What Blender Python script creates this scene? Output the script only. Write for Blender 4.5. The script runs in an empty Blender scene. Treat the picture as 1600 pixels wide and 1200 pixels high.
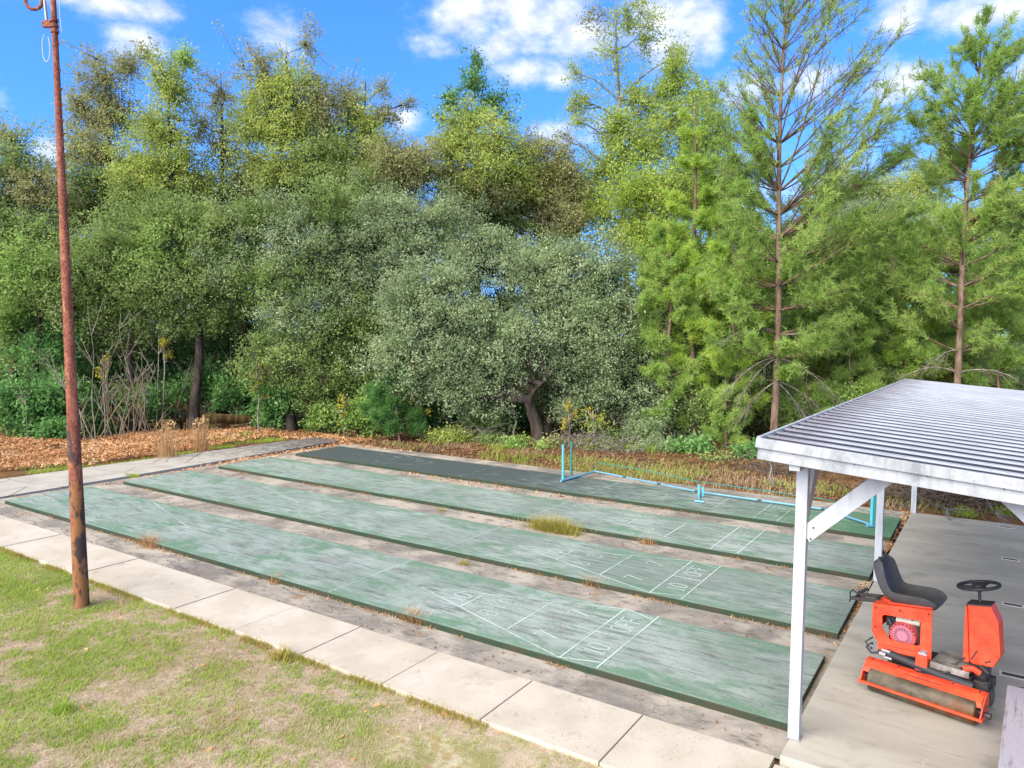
import bpy, bmesh, math, random
import numpy as np
from mathutils import Vector, Matrix

# ------------------------------------------------------------------ camera, sky, sun, exposure
SC = bpy.context.scene
COL = SC.collection
CAM = np.array([1.4508, -7.1349, 3.6793])
CR = np.array([0.83646, 0.54796, 0.00932])       # camera right
CF = np.array([-0.54680, 0.83463, -0.06600])     # camera forward
CU = np.cross(CR, CF)
FPX = 1144.7                                     # focal length in photo pixels (1600 wide)
cd = bpy.data.cameras.new('camera'); cam = bpy.data.objects.new('camera', cd); COL.objects.link(cam)
cd.sensor_fit = 'HORIZONTAL'; cd.sensor_width = 36; cd.lens = FPX / 1600 * 36
cd.clip_start = 0.05; cd.clip_end = 3000
M3 = Matrix((CR, CU, -CF)).transposed()
cam.matrix_world = Matrix.Translation(CAM) @ M3.to_4x4()
SC.camera = cam
SC.view_settings.view_transform = 'Standard'; SC.view_settings.look = 'None'
SC.view_settings.exposure = 1.85; SC.view_settings.gamma = 1.0
SUN_EL, SUN_ROT = math.radians(35), math.radians(190)
world = bpy.data.worlds.new('World'); SC.world = world; world.use_nodes = True
sd = bpy.data.lights.new('sun', 'SUN'); sd.energy = 2.2; sd.angle = math.radians(60); sd.color = (1.0, 0.955, 0.87)
sun = bpy.data.objects.new('sun', sd); COL.objects.link(sun)
_sv = Vector((math.sin(SUN_ROT) * math.cos(SUN_EL), math.cos(SUN_ROT) * math.cos(SUN_EL), math.sin(SUN_EL)))
sun.rotation_euler = (-_sv).to_track_quat('-Z', 'Y').to_euler()
SC.render.engine = 'CYCLES'
SC.cycles.max_bounces = 10; SC.cycles.diffuse_bounces = 7; SC.cycles.glossy_bounces = 2
SC.cycles.transmission_bounces = 4; SC.cycles.transparent_max_bounces = 8

def at(px, py, d):
    """world point seen at photo pixel (px,py), d metres in front of the camera"""
    return CAM + d * (CF + (px - 800) / FPX * CR + (600 - py) / FPX * CU)
def onz(px, py, z=0.0):
    v = CF + (px - 800) / FPX * CR + (600 - py) / FPX * CU
    return CAM + v * (z - CAM[2]) / v[2]
def G(px, d, z=-0.12):
    a, b = at(px, 0, d), at(px, 1200, d)
    return a + (b - a) * (z - a[2]) / (b[2] - a[2])

# sky: Nishita plus broken cumulus, laid out in azimuth and elevation
def build_sky():
    nt = world.node_tree; N = nt.nodes; L = nt.links; N.clear()
    out = N.new('ShaderNodeOutputWorld'); bg = N.new('ShaderNodeBackground'); bg.inputs[1].default_value = 0.15
    L.new(bg.outputs[0], out.inputs[0])
    sky = N.new('ShaderNodeTexSky'); sky.sky_type = 'NISHITA'; sky.sun_disc = False
    sky.sun_elevation = SUN_EL; sky.sun_rotation = SUN_ROT
    sky.air_density = 1.0; sky.dust_density = 0.3; sky.ozone_density = 2.5
    hs = N.new('ShaderNodeHueSaturation'); hs.inputs['Saturation'].default_value = 1.12; hs.inputs['Value'].default_value = 1.0
    tint = N.new('ShaderNodeMix'); tint.data_type = 'RGBA'; tint.blend_type = 'MULTIPLY'; tint.inputs[0].default_value = 1; tint.inputs[7].default_value = (.46, .57, .80, 1)
    L.new(sky.outputs[0], tint.inputs[6]); L.new(tint.outputs[2], hs.inputs['Color'])
    tc = N.new('ShaderNodeTexCoord')
    nz = N.new('ShaderNodeVectorMath'); nz.operation = 'NORMALIZE'; L.new(tc.outputs['Generated'], nz.inputs[0])
    sp = N.new('ShaderNodeSeparateXYZ'); L.new(nz.outputs[0], sp.inputs[0])
    def m(op, a, b=None, c=None):
        n = N.new('ShaderNodeMath'); n.operation = op
        for i, v in enumerate((a, b, c)):
            if v is None: continue
            if isinstance(v, (int, float)): n.inputs[i].default_value = v
            else: L.new(v, n.inputs[i])
        return n.outputs[0]
    up = N.new('ShaderNodeVectorMath'); up.operation = 'ADD'; L.new(nz.outputs[0], up.inputs[0]); up.inputs[1].default_value = (0, 0, .16)
    upn = N.new('ShaderNodeVectorMath'); upn.operation = 'NORMALIZE'; L.new(up.outputs[0], upn.inputs[0]); L.new(upn.outputs[0], sky.inputs['Vector'])
    az = m('ARCTAN2', sp.outputs[0], sp.outputs[1]); el = m('ARCSINE', sp.outputs[2])
    comb = N.new('ShaderNodeCombineXYZ'); L.new(az, comb.inputs[0]); L.new(el, comb.inputs[1])
    n1 = N.new('ShaderNodeTexNoise'); n1.inputs['Scale'].default_value = 16; n1.inputs['Detail'].default_value = 9; n1.inputs['Roughness'].default_value = 0.62
    mp = N.new('ShaderNodeMapping'); mp.inputs['Scale'].default_value = (1, 1.7, 1); L.new(comb.outputs[0], mp.inputs[0]); L.new(mp.outputs[0], n1.inputs['Vector'])
    tot = None
    clouds = [(735,25,75,48,1),(690,70,45,22,.8),(835,15,110,50,1),(800,70,75,36,.9),(905,60,70,45,.9),(1050,40,90,52,1.05),(1110,70,30,30,.8),(825,108,62,26,1.0),(870,122,40,18,.9),
              (1405,25,42,34,.9),(1402,130,52,30,1.0),(1395,152,30,16,.8),(1545,12,85,30,1),(1500,28,35,22,.8),(212,60,42,28,.95),(180,8,95,22,1),(230,25,50,18,.8),(440,62,40,28,.85),
              (1270,128,50,26,.9),(78,240,28,22,.95),(870,208,45,20,.9),(630,186,28,16,.9),(1150,290,80,60,.75),(790,345,130,40,.85),(1330,300,120,60,.7),(500,180,60,30,.7),
              (940,205,60,30,.7),(1150,140,60,30,.7),(330,330,150,40,.8),(-150,120,90,40,1),(1750,90,120,50,1),(600,-150,160,60,1),(1200,-170,140,50,1)]
    for px, py, rx, ry, k in clouds:
        d = at(px, py, 1) - CAM; d = d / np.linalg.norm(d)
        a0, e0 = math.atan2(d[0], d[1]), math.asin(d[2])
        dx = m('MULTIPLY', m('SUBTRACT', az, a0), FPX / rx); dy = m('MULTIPLY', m('SUBTRACT', el, e0), FPX / ry)
        r2 = m('ADD', m('MULTIPLY', dx, dx), m('MULTIPLY', dy, dy))
        g = m('MULTIPLY', m('EXPONENT', m('MULTIPLY', r2, -0.9)), k)
        tot = g if tot is None else m('MAXIMUM', tot, g)
    over = N.new('ShaderNodeMapRange'); over.interpolation_type = 'SMOOTHSTEP'; L.new(m('ADD', sp.outputs[2], m('MULTIPLY', sp.outputs[1], -.45)), over.inputs[0])   # unseen cloud added overhead and behind to whiten the ambient light
    over.inputs[1].default_value = .42; over.inputs[2].default_value = .75
    tot = m('MAXIMUM', tot, m('MULTIPLY', over.outputs[0], 1.2))
    s = m('ADD', tot, m('MULTIPLY', m('SUBTRACT', n1.outputs[0], 0.5), 1.9))
    mr = N.new('ShaderNodeMapRange'); mr.interpolation_type = 'SMOOTHSTEP'
    mr.inputs['From Min'].default_value = 0.2; mr.inputs['From Max'].default_value = 1.3
    L.new(s, mr.inputs[0])
    n2 = N.new('ShaderNodeTexNoise'); n2.inputs['Scale'].default_value = 34; n2.inputs['Detail'].default_value = 6
    L.new(mp.outputs[0], n2.inputs['Vector'])
    cr = N.new('ShaderNodeValToRGB'); cr.color_ramp.elements[0].position = 0.35; cr.color_ramp.elements[1].position = 0.62
    cr.color_ramp.elements[0].color = (1.7, 1.78, 2.0, 1); cr.color_ramp.elements[1].color = (2.4, 2.38, 2.38, 1)
    L.new(n2.outputs[0], cr.inputs[0])
    mix = N.new('ShaderNodeMix'); mix.data_type = 'RGBA'
    L.new(mr.outputs[0], mix.inputs[0]); L.new(hs.outputs[0], mix.inputs[6]); L.new(cr.outputs[0], mix.inputs[7])
    L.new(mix.outputs[2], bg.inputs[0])
build_sky()

# ------------------------------------------------------------------ materials
def S(r, g, b, k=1.0):
    f = lambda c: ((c / 255 + 0.055) / 1.055) ** 2.4 if c > 10 else c / 255 / 12.92
    return (f(r) * k, f(g) * k, f(b) * k, 1)
class Mat:
    """small wrapper for building node materials"""
    def __init__(self, name, rough=0.9, spec=0.25, metal=0.0):
        self.m = bpy.data.materials.new(name); self.m.use_nodes = True
        self.N = self.m.node_tree.nodes; self.L = self.m.node_tree.links
        self.b = self.N['Principled BSDF']; self.out = self.N['Material Output']
        self.b.inputs['Roughness'].default_value = rough; self.b.inputs['Metallic'].default_value = metal
        self.b.inputs['Specular IOR Level'].default_value = spec
        self.geo = self.N.new('ShaderNodeNewGeometry'); self.tc = self.N.new('ShaderNodeTexCoord')
    def put(self, v, sock):
        if isinstance(v, (int, float)): sock.default_value = v
        elif isinstance(v, tuple): sock.default_value = v
        else: self.L.new(v, sock)
    def coord(self, scale=(1, 1, 1), space='obj', rot=0, loc=(0, 0, 0)):
        mp = self.N.new('ShaderNodeMapping'); mp.inputs['Scale'].default_value = scale
        mp.inputs['Rotation'].default_value = (0, 0, rot); mp.inputs['Location'].default_value = loc
        self.L.new(self.geo.outputs['Position'] if space == 'world' else self.tc.outputs['Object'], mp.inputs[0]); return mp.outputs[0]
    def noise(self, sc, co=None, detail=5, rough=0.6, dist=0.0):
        n = self.N.new('ShaderNodeTexNoise'); n.inputs['Scale'].default_value = sc; n.inputs['Detail'].default_value = detail
        n.inputs['Roughness'].default_value = rough; n.inputs['Distortion'].default_value = dist
        self.L.new(co if co is not None else self.coord(), n.inputs['Vector']); return n.outputs[0]
    def vor(self, sc, co=None, feat='F1'):
        n = self.N.new('ShaderNodeTexVoronoi'); n.inputs['Scale'].default_value = sc; n.feature = feat
        self.L.new(co if co is not None else self.coord(), n.inputs['Vector']); return n.outputs[0]
    def step(self, v, a, b, lo=0.0, hi=1.0):
        n = self.N.new('ShaderNodeMapRange'); n.interpolation_type = 'SMOOTHSTEP'
        self.put(v, n.inputs[0]); n.inputs[1].default_value = a; n.inputs[2].default_value = b
        n.inputs[3].default_value = lo; n.inputs[4].default_value = hi; return n.outputs[0]
    def math(self, op, a, b=0.0, clamp=False):
        n = self.N.new('ShaderNodeMath'); n.operation = op; n.use_clamp = clamp
        self.put(a, n.inputs[0]); self.put(b, n.inputs[1]); return n.outputs[0]
    def mix(self, f, a, b, mode='MIX'):
        n = self.N.new('ShaderNodeMix'); n.data_type = 'RGBA'; n.blend_type = mode
        self.put(f, n.inputs[0]); self.put(a, n.inputs[6]); self.put(b, n.inputs[7]); return n.outputs[2]
    def xyz(self, space='world'):
        n = self.N.new('ShaderNodeSeparateXYZ')
        self.L.new(self.geo.outputs['Position'] if space == 'world' else self.tc.outputs['Object'], n.inputs[0]); return n.outputs
    def color(self, v): self.put(v, self.b.inputs['Base Color']); return self
    def rough(self, v): self.put(v, self.b.inputs['Roughness']); return self
    def bump(self, h, strength=0.4, dist=0.01):
        n = self.N.new('ShaderNodeBump'); n.inputs['Strength'].default_value = strength; n.inputs['Distance'].default_value = dist
        self.put(h, n.inputs['Height']); self.L.new(n.outputs[0], self.b.inputs['Normal']); return self
    def alpha(self, v): self.put(v, self.b.inputs['Alpha']); return self

MT = {}
def leaf_mat(name, c1, c2, c3, k=1.0, trans=0.5, seed=0.0):
    """leaf colours vary leaf by leaf and branch by branch"""
    m = Mat(name, 0.7, 0.12)
    ramp = m.N.new('ShaderNodeValToRGB'); e = ramp.color_ramp
    e.elements[0].color = S(*c1, k); e.elements[1].color = S(*c3, k); x = e.elements.new(0.5); x.color = S(*c2, k)
    n = m.step(m.noise(0.55, m.coord(space='world', loc=(seed, seed, 0)), 2, 0.5), 0.3, 0.7); n2 = m.step(m.noise(2.2, m.coord(space='world', loc=(0, seed, seed)), 3, 0.6), 0.3, 0.7)
    f = m.math('ADD', m.math('MULTIPLY', m.geo.outputs['Random Per Island'], 0.30), m.math('ADD', m.math('MULTIPLY', n, 0.35), m.math('MULTIPLY', n2, 0.35)))
    m.L.new(f, ramp.inputs[0])
    d = m.b; m.put(ramp.outputs[0], d.inputs['Base Color'])
    t = m.N.new('ShaderNodeBsdfTranslucent'); m.L.new(ramp.outputs[0], t.inputs[0])
    mx = m.N.new('ShaderNodeMixShader'); mx.inputs[0].default_value = trans
    m.L.new(d.outputs[0], mx.inputs[1]); m.L.new(t.outputs[0], mx.inputs[2]); m.L.new(mx.outputs[0], m.out.inputs[0])
    MT[name] = m.m
def bark_mat(name, a, b, k=0.6):
    m = Mat(name, 0.95, 0.1)
    n = m.noise(6, m.coord((1, 1, .25)), 6, .7)
    m.color(m.mix(m.step(n, .35, .65), S(*a, k), S(*b, k))); m.bump(m.noise(22, m.coord((1, 1, .3)), 4), .6, .02); MT[name] = m.m
def build_materials():
    K = 1.42
    leaf_mat('leaf_oak', (90, 108, 58), (120, 138, 78), (158, 170, 112), K, seed=1)
    leaf_mat('leaf_grey', (100, 116, 80), (134, 148, 108), (172, 180, 142), K, seed=2)
    leaf_mat('leaf_olive', (112, 124, 58), (146, 158, 80), (182, 186, 112), K, seed=3)
    leaf_mat('leaf_lime', (118, 138, 56), (148, 166, 72), (180, 190, 104), 1.25, .45, seed=4)
    leaf_mat('leaf_brown', (108, 108, 72), (140, 140, 94), (170, 170, 120), K, seed=5)
    leaf_mat('leaf_green', (94, 120, 58), (124, 150, 76), (164, 182, 108), K, .42, seed=6)
    leaf_mat('leaf_dark', (60, 96, 48), (92, 130, 70), (140, 166, 104), K, .36, seed=7)
    leaf_mat('leaf_yellow', (150, 156, 50), (190, 176, 50), (206, 190, 70), .9, .4, seed=8)
    leaf_mat('needle_green', (114, 144, 66), (144, 172, 84), (186, 196, 116), 1.15, .42, seed=9)
    leaf_mat('needle_bright', (122, 152, 62), (154, 182, 78), (196, 202, 98), 1.15, .42, seed=10)
    leaf_mat('needle_young', (66, 106, 56), (92, 136, 68), (132, 166, 92), 1.0, .35, seed=11)
    leaf_mat('dead_leaf', (164, 116, 78), (206, 154, 108), (232, 198, 158), .88, .2, seed=12)
    leaf_mat('brown_leaf', (104, 80, 62), (146, 108, 80), (196, 156, 122), .72, .15, seed=17)
    leaf_mat('grass_green', (128, 152, 52), (158, 182, 72), (194, 200, 116), .9, .35, seed=13)
    leaf_mat('grass_straw', (170, 146, 104), (198, 176, 136), (222, 206, 172), .76, .25, seed=14)
    leaf_mat('grass_gold', (176, 152, 84), (200, 180, 92), (172, 178, 84), .72, .3, seed=15)
    leaf_mat('grass_rust', (170, 126, 84), (206, 164, 116), (226, 196, 150), .8, .25, seed=16)
    bark_mat('bark_oak', (70, 60, 52), (118, 106, 94), .5); bark_mat('bark_pine', (112, 88, 72), (172, 146, 124))
    bark_mat('bark_pale', (124, 112, 96), (186, 176, 158)); bark_mat('bark_tan', (150, 126, 98), (196, 172, 140)); bark_mat('bark_grey', (120, 112, 104), (178, 170, 160))
    bark_mat('log_bark', (76, 58, 38), (136, 112, 66)); bark_mat('log_end', (168, 128, 84), (206, 172, 122))
    bark_mat('brush_twig', (96, 82, 72), (150, 132, 118))

    # forest floor, also the ground everywhere
    m = Mat('ground', 1, .05); co = m.coord(space='world')
    n1 = m.noise(1.4, co, 6, .65); n2 = m.noise(14, co, 5, .7); v = m.noise(40, co, 3)
    c = m.mix(m.step(n1, .35, .65), S(112, 84, 60, .6), S(150, 112, 78, .6))
    c = m.mix(m.step(n2, .5, .75), c, S(196, 140, 96, .55)); c = m.mix(m.step(v, .55, .75), c, S(84, 74, 50, .5))
    c = m.mix(m.step(m.noise(.8, co, 5), .56, .68), c, S(112, 124, 62, .55))
    m.color(c).bump(n2, .6, .03); MT['ground'] = m.m

    # lawn soil under the blades
    m = Mat('lawn', 1, .05); co = m.coord(space='world')
    n1 = m.noise(1.1, co, 6, .62, .4); n2 = m.noise(9, co, 6, .7); n3 = m.noise(70, co, 3, .6)
    c = m.mix(m.step(n2, .35, .68), S(190, 168, 146, .74), S(214, 194, 172, .74))
    c = m.mix(m.step(n3, .5, .72), c, S(160, 136, 112, .7))
    c = m.mix(m.step(n1, .45, .62), c, S(168, 164, 108, .62))
    xs = m.xyz()
    bare = m.math('SUBTRACT', m.noise(2.2, co, 5, .6), m.math('MULTIPLY', m.math('ABSOLUTE', m.math('ADD', xs[0], 1.9)), .11))
    c = m.mix(m.math('MULTIPLY', m.step(bare, .38, .6), .6), c, m.mix(m.step(n2, .4, .6), S(232, 218, 198, .8), S(206, 168, 120, .7)))
    m.color(c).bump(n3, .7, .02); MT['lawn'] = m.m

    # pale newer sidewalk
    m = Mat('sidewalk', .95, .15); co = m.coord(space='world')
    n1 = m.noise(1.3, co, 5, .6); n2 = m.noise(60, co, 4, .7); pit = m.vor(26, co)
    c = m.mix(m.step(n1, .3, .7), S(220, 206, 186, .56), S(234, 222, 204, .6))
    c = m.mix(m.math('MULTIPLY', m.step(n2, .52, .75), .45), c, S(188, 174, 152, .54))
    xs = m.xyz(); near = m.step(xs[0], -2.6, -1.8)
    spots = m.math('MULTIPLY', m.step(pit, .11, .19, 1, 0), m.step(m.noise(3.5, co, 3), .46, .6))
    c = m.mix(m.math('MULTIPLY', m.math('MULTIPLY', spots, near), .75), c, S(132, 120, 102, .45))
    c = m.mix(m.math('MULTIPLY', m.step(m.noise(2.4, m.coord((1, 1, 1), 'world', loc=(4, 9, 0)), 6, .7), .56, .72), .35), c, S(186, 172, 150, .5))
    c = m.mix(m.math('MULTIPLY', m.step(m.noise(4, m.coord((1, 1, 1), 'world', loc=(1, 5, 0)), 6, .75), .58, .70), .4), c, S(160, 146, 124, .5))
    m.color(c).bump(n2, .3, .004); MT['sidewalk'] = m.m

    # old grey concrete between the courts
    m = Mat('court_base', .95, .15); co = m.coord(space='world')
    n1 = m.noise(.9, co, 6, .65, .5); n2 = m.noise(7, m.coord((.5, 1.2, 1), 'world'), 6, .7); n3 = m.noise(90, co, 3, .7)
    c = m.mix(m.step(n1, .36, .62), S(146, 138, 130, .6), S(196, 184, 168, .66))
    c = m.mix(m.math('MULTIPLY', m.step(n2, .5, .68), .75), c, S(112, 106, 100, .54))
    c = m.mix(m.math('MULTIPLY', m.step(n3, .56, .7), .6), c, S(222, 212, 198, .75))
    c = m.mix(m.math('MULTIPLY', m.step(m.noise(2.6, co, 5, .7), .58, .7), .7), c, S(170, 132, 98, .6))
    m.color(c).bump(n3, .35, .004); MT['court_base'] = m.m

    # side path: pinkish grey concrete, darker with mildew towards the woods
    m = Mat('path', .95, .15); co = m.coord(space='world'); xs = m.xyz()
    n1 = m.noise(1.2, co, 6, .65); n2 = m.noise(5, co, 6, .7); n3 = m.noise(80, co, 3)
    c = m.mix(m.step(n1, .3, .7), S(194, 186, 176, .58), S(218, 210, 198, .6))
    dk = m.math('ADD', m.math('MULTIPLY', xs[1], .075), m.math('MULTIPLY', n2, 1.0))
    c = m.mix(m.step(dk, .85, 1.35), c, S(120, 114, 114, .55))
    c = m.mix(m.math('MULTIPLY', m.step(n3, .55, .7), .35), c, S(150, 140, 134, .65))
    ck = m.vor(.55, m.coord((1, 1, 1), 'world', loc=(.3, .2, 0)), 'DISTANCE_TO_EDGE')
    c = m.mix(m.math('MULTIPLY', m.step(ck, .004, .012, 1, 0), .6), c, S(110, 104, 100, .5))
    m.color(c).bump(n3, .3, .004); MT['path'] = m.m

    # pavilion slab: smooth tan concrete with broom marks along x
    m = Mat('slab', .7, .3); co = m.coord(space='world')
    n1 = m.noise(.9, m.coord((.5, 1.5, 1), 'world'), 6, .6); n2 = m.noise(5, m.coord((.25, 2.2, 1), 'world'), 6, .7, .3); n3 = m.noise(60, co, 3)
    c = m.mix(m.step(n1, .3, .7), S(182, 174, 158, .66), S(204, 196, 180, .70))
    c = m.mix(m.math('MULTIPLY', m.step(n2, .52, .74), .55), c, S(150, 140, 120, .6))
    c = m.mix(m.math('MULTIPLY', m.step(m.noise(1.9, m.coord((1, 1, 1), 'world', loc=(7, 3, 0)), 5, .65), .55, .7), .35), c, S(140, 130, 114, .6))
    c = m.mix(m.math('MULTIPLY', m.step(m.noise(6, m.coord((2.0, .5, 1), 'world', rot=.5), 5, .7), .66, .72), .5), c, S(226, 218, 204, .8))
    m.color(c).bump(n3, .15, .003); MT['slab'] = m.m

    # painted court surfaces
    def court(name, dirt, dark, seed):
        m = Mat(name, .75, .25); xs = m.xyz(); L = (seed * 7.3, seed * 3.1, 0)
        big = m.noise(.55, m.coord((1, 1, 1), 'world', loc=L), 5, .6, .6)
        mid = m.noise(2.4, m.coord((.6, 1.3, 1), 'world', loc=L), 6, .68, .5)
        streak = m.noise(5, m.coord((.35, 2.6, 1), 'world', rot=.12, loc=L), 6, .7, .4)
        fine = m.noise(60, m.coord(space='world'), 3, .7)
        c = m.mix(m.step(big, .32, .66), S(136, 152, 140, .66), S(170, 180, 172, .72))
        ys = m.xyz('obj'); ed = m.math('ADD', m.math('ABSOLUTE', m.math('SUBTRACT', m.math('DIVIDE', ys[1], 1.83), .5)), m.math('MULTIPLY', m.math('SUBTRACT', mid, .5), 1.3))
        fade = m.step(m.math('ADD', xs[0], m.math('MULTIPLY', mid, 4)), -14, -1)       # paint is more sun-bleached far from the pavilion
        c = m.mix(m.math('MULTIPLY', m.math('SUBTRACT', 1.0, fade), .5), c, S(160, 178, 166, .68))
        c = m.mix(m.math('MULTIPLY', m.step(mid, .48, .62), .75), c, S(148, 152, 146, .66))       # worn grey concrete
        c = m.mix(m.math('MULTIPLY', m.step(streak, .50 - dirt * .1, .68 - dirt * .1), .65 + .2 * dirt), c, S(96, 106, 100, .55))  # mildew
        c = m.mix(m.math('MULTIPLY', m.step(m.noise(1.5, m.coord((.7, 1.4, 1), 'world', loc=(L[1], 2, 0)), 6, .7, .5), .52, .66), .8), c, S(106, 150, 118, .6))  # fresher green
        c = m.mix(m.math('MULTIPLY', m.step(ed, .30, .58), .7), c, S(116, 154, 124, .62))
        c = m.mix(m.math('MULTIPLY', m.step(fine, .52, .70), .34), c, S(184, 192, 184, .66))
        c = m.mix(m.math('MULTIPLY', m.step(m.noise(26, m.coord((1, 1, 1), 'world', loc=L), 5, .75), .52, .66), .45), c, S(84, 100, 92, .55))
        if dark:
            d = m.math('ADD', m.math('MULTIPLY', xs[0], -.10), m.math('MULTIPLY', streak, 1.3))
            c = m.mix(m.math('MULTIPLY', m.step(d, .95, 1.6), .9), c, S(82, 90, 92, .54))
            e = m.step(m.math('ADD', xs[0], m.math('MULTIPLY', mid, 3)), -2.2, 1.2)
            c = m.mix(m.math('MULTIPLY', e, .6), c, S(84, 146, 92, .6))
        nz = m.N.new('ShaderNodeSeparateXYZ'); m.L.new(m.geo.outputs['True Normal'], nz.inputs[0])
        c = m.mix(m.step(nz.outputs[2], .2, .6, 1, 0), c, m.mix(m.step(mid, .4, .6), S(60, 88, 64, .45), S(88, 86, 66, .45)))   # dark green sides, edge shadow mixed into their colour
        m.color(c).bump(fine, .2, .003); MT[name] = m.m
    court('court_a', .2, False, 0); court('court_b', .2, False, 1); court('court_c', .25, False, 2); court('court_d', .8, True, 3)
    def paint(name, lo, hi, top=.85):
        m = Mat(name, .8, .2); co = m.coord(space='world')
        m.color(m.mix(m.noise(30, co), S(186, 214, 200, .76), S(224, 236, 230, .8)))
        w = m.math('ADD', m.math('MULTIPLY', m.noise(1.1, co, 4), .55), m.math('MULTIPLY', m.noise(24, co, 4, .7), .45))
        m.alpha(m.step(w, lo, hi, 0, top)); MT[name] = m.m
    paint('line_paint', .32, .56, .85); paint('line_faded', .36, .60, .72); paint('line_ghost', .43, .66, .65); paint('numeral_paint', .26, .54, .68); paint('numeral_faded', .33, .58, .55)

    # white painted timber
    def white(name, k, stain):
        m = Mat(name, .55, .35); co = m.coord(space='world')
        n = m.noise(5, m.coord((1, 1, .5), 'world'), 6, .7); n2 = m.noise(30, co, 4, .7)
        c = m.mix(m.math('MULTIPLY', m.step(n, .42, .72), stain), S(236, 238, 240, k), S(176, 182, 186, k))
        c = m.mix(m.math('MULTIPLY', m.step(n2, .58, .75), stain * .7), c, S(150, 156, 158, k))
        dr = m.noise(14, m.coord((1, 1, .12), 'world'), 4, .6); c = m.mix(m.math('MULTIPLY', m.step(dr, .5, .72), .35), c, S(150, 150, 144, k))
        m.color(c).bump(n2, .1, .002); MT[name] = m.m
    white('white_post', .52, .3); white('white_fascia', .44, 1.0)
    # roof sheet: lilac-grey metal with mildew and rib shade painted along the rib feet
    m = Mat('roof_metal', .7, .15); co = m.coord(space='obj')
    n1 = m.noise(3, m.coord((.5, 2, 1)), 6, .7); n2 = m.noise(40, co, 4)
    xs = m.xyz('obj')
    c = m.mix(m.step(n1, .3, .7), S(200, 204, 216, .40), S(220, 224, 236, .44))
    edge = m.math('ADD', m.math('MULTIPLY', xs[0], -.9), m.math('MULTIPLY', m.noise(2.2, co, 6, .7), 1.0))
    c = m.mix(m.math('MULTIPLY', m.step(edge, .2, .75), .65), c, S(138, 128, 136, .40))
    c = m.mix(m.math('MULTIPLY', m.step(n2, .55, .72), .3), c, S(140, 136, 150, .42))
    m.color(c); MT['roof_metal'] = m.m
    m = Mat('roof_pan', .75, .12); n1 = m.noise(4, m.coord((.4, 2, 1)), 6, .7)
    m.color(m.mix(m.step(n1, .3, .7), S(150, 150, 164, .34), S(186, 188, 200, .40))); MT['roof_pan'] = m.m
    m = Mat('roof_dirt_shade', .8, .1); m.color(m.mix(m.noise(5, m.coord((.4, 1, 1)), 5, .7), S(60, 58, 76, .3), S(104, 102, 120, .34))); MT['roof_dirt_shade'] = m.m
    m = Mat('roof_underside', .8, .2); m.color(m.mix(m.noise(4), S(206, 200, 184, .7), S(226, 222, 208, .75))); MT['roof_underside'] = m.m

    # rust
    m = Mat('rusty_steel', .85, .3); xs = m.xyz('obj')
    n = m.noise(9, m.coord((1, 1, .35)), 7, .7); n2 = m.noise(3.2, m.coord((1.6, 1.6, .7)), 5, .65); n3 = m.noise(40, None, 4, .7)
    c = m.mix(m.step(n, .38, .62), S(148, 84, 64, .62), S(186, 114, 88, .66))
    c = m.mix(m.math('MULTIPLY', m.step(n3, .46, .62), .85), c, S(108, 58, 46, .56))
    c = m.mix(m.math('MULTIPLY', m.step(m.noise(14, m.coord((1, 1, .5), loc=(5, 2, 0)), 5, .7), .56, .64), .7), c, S(206, 140, 104, .66))
    low = m.step(m.math('SUBTRACT', n2, m.math('MULTIPLY', xs[2], .10)), .28, .36)
    dk = m.mix(m.step(m.noise(5, m.coord((1.2, 1.2, .5), loc=(3, 1, 0)), 6, .6), .46, .54), S(96, 76, 72, .5), S(180, 122, 76, .58))
    c = m.mix(low, c, dk); m.color(c).bump(n3, .7, .01); MT['rusty_steel'] = m.m
    m = Mat('rope', .9, .1); m.color(S(214, 220, 226, .7)); MT['rope'] = m.m

    # machine
    m = Mat('orange_paint', .5, .4); n = m.noise(7, None, 6, .7); n2 = m.noise(26, None, 5, .7)
    c = m.mix(m.step(n, .3, .7), S(244, 70, 38, .74), S(250, 96, 56, .78))
    c = m.mix(m.math('MULTIPLY', m.step(n2, .62, .72), .7), c, S(150, 72, 50, .6))
    sc = m.noise(30, m.coord((.25, 1, 3.5), rot=.4), 4, .8); c = m.mix(m.math('MULTIPLY', m.step(sc, .64, .70), .6), c, S(196, 150, 128, .7))
    gr = m.noise(4, m.coord((1.6, 1, .6), loc=(2, 5, 1)), 6, .7); c = m.mix(m.math('MULTIPLY', m.step(gr, .54, .72), .55), c, S(120, 58, 40, .6))
    m.color(c).rough(m.step(n, .3, .7, .4, .65)); MT['orange_paint'] = m.m
    m = Mat('roller_steel', .55, .5, .25); n = m.noise(5, m.coord((.6, 1, 1)), 6, .7); n2 = m.noise(2.6, m.coord((1, 1, 1)), 4, .6)
    c = m.mix(m.step(n, .35, .65), S(96, 84, 64, .46), S(146, 130, 104, .52)); c = m.mix(m.step(n2, .5, .62), c, S(134, 82, 42, .5))
    m.color(c); MT['roller_steel'] = m.m
    m = Mat('black_rubber', .55, .4); m.color(m.mix(m.noise(20), S(34, 35, 38), S(58, 58, 62))); MT['black_rubber'] = m.m
    m = Mat('seat_vinyl', .6, .25); m.color(m.mix(m.noise(9, None, 5), S(60, 59, 59), S(92, 90, 90))); m.bump(m.noise(160), .15, .002); MT['seat_vinyl'] = m.m
    m = Mat('tread_plate', .4, .5, .5); m.color(m.mix(m.step(m.noise(4, None, 6, .7), .35, .65), S(124, 116, 106), S(196, 192, 186))); MT['tread_plate'] = m.m
    m = Mat('engine_red', .5, .4); m.color(m.mix(m.noise(12), S(176, 60, 62), S(206, 96, 96))); MT['engine_red'] = m.m
    m = Mat('engine_pink', .5, .4); m.color(m.mix(m.noise(12), S(196, 112, 132, .8), S(220, 140, 156, .8))); MT['engine_pink'] = m.m
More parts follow.
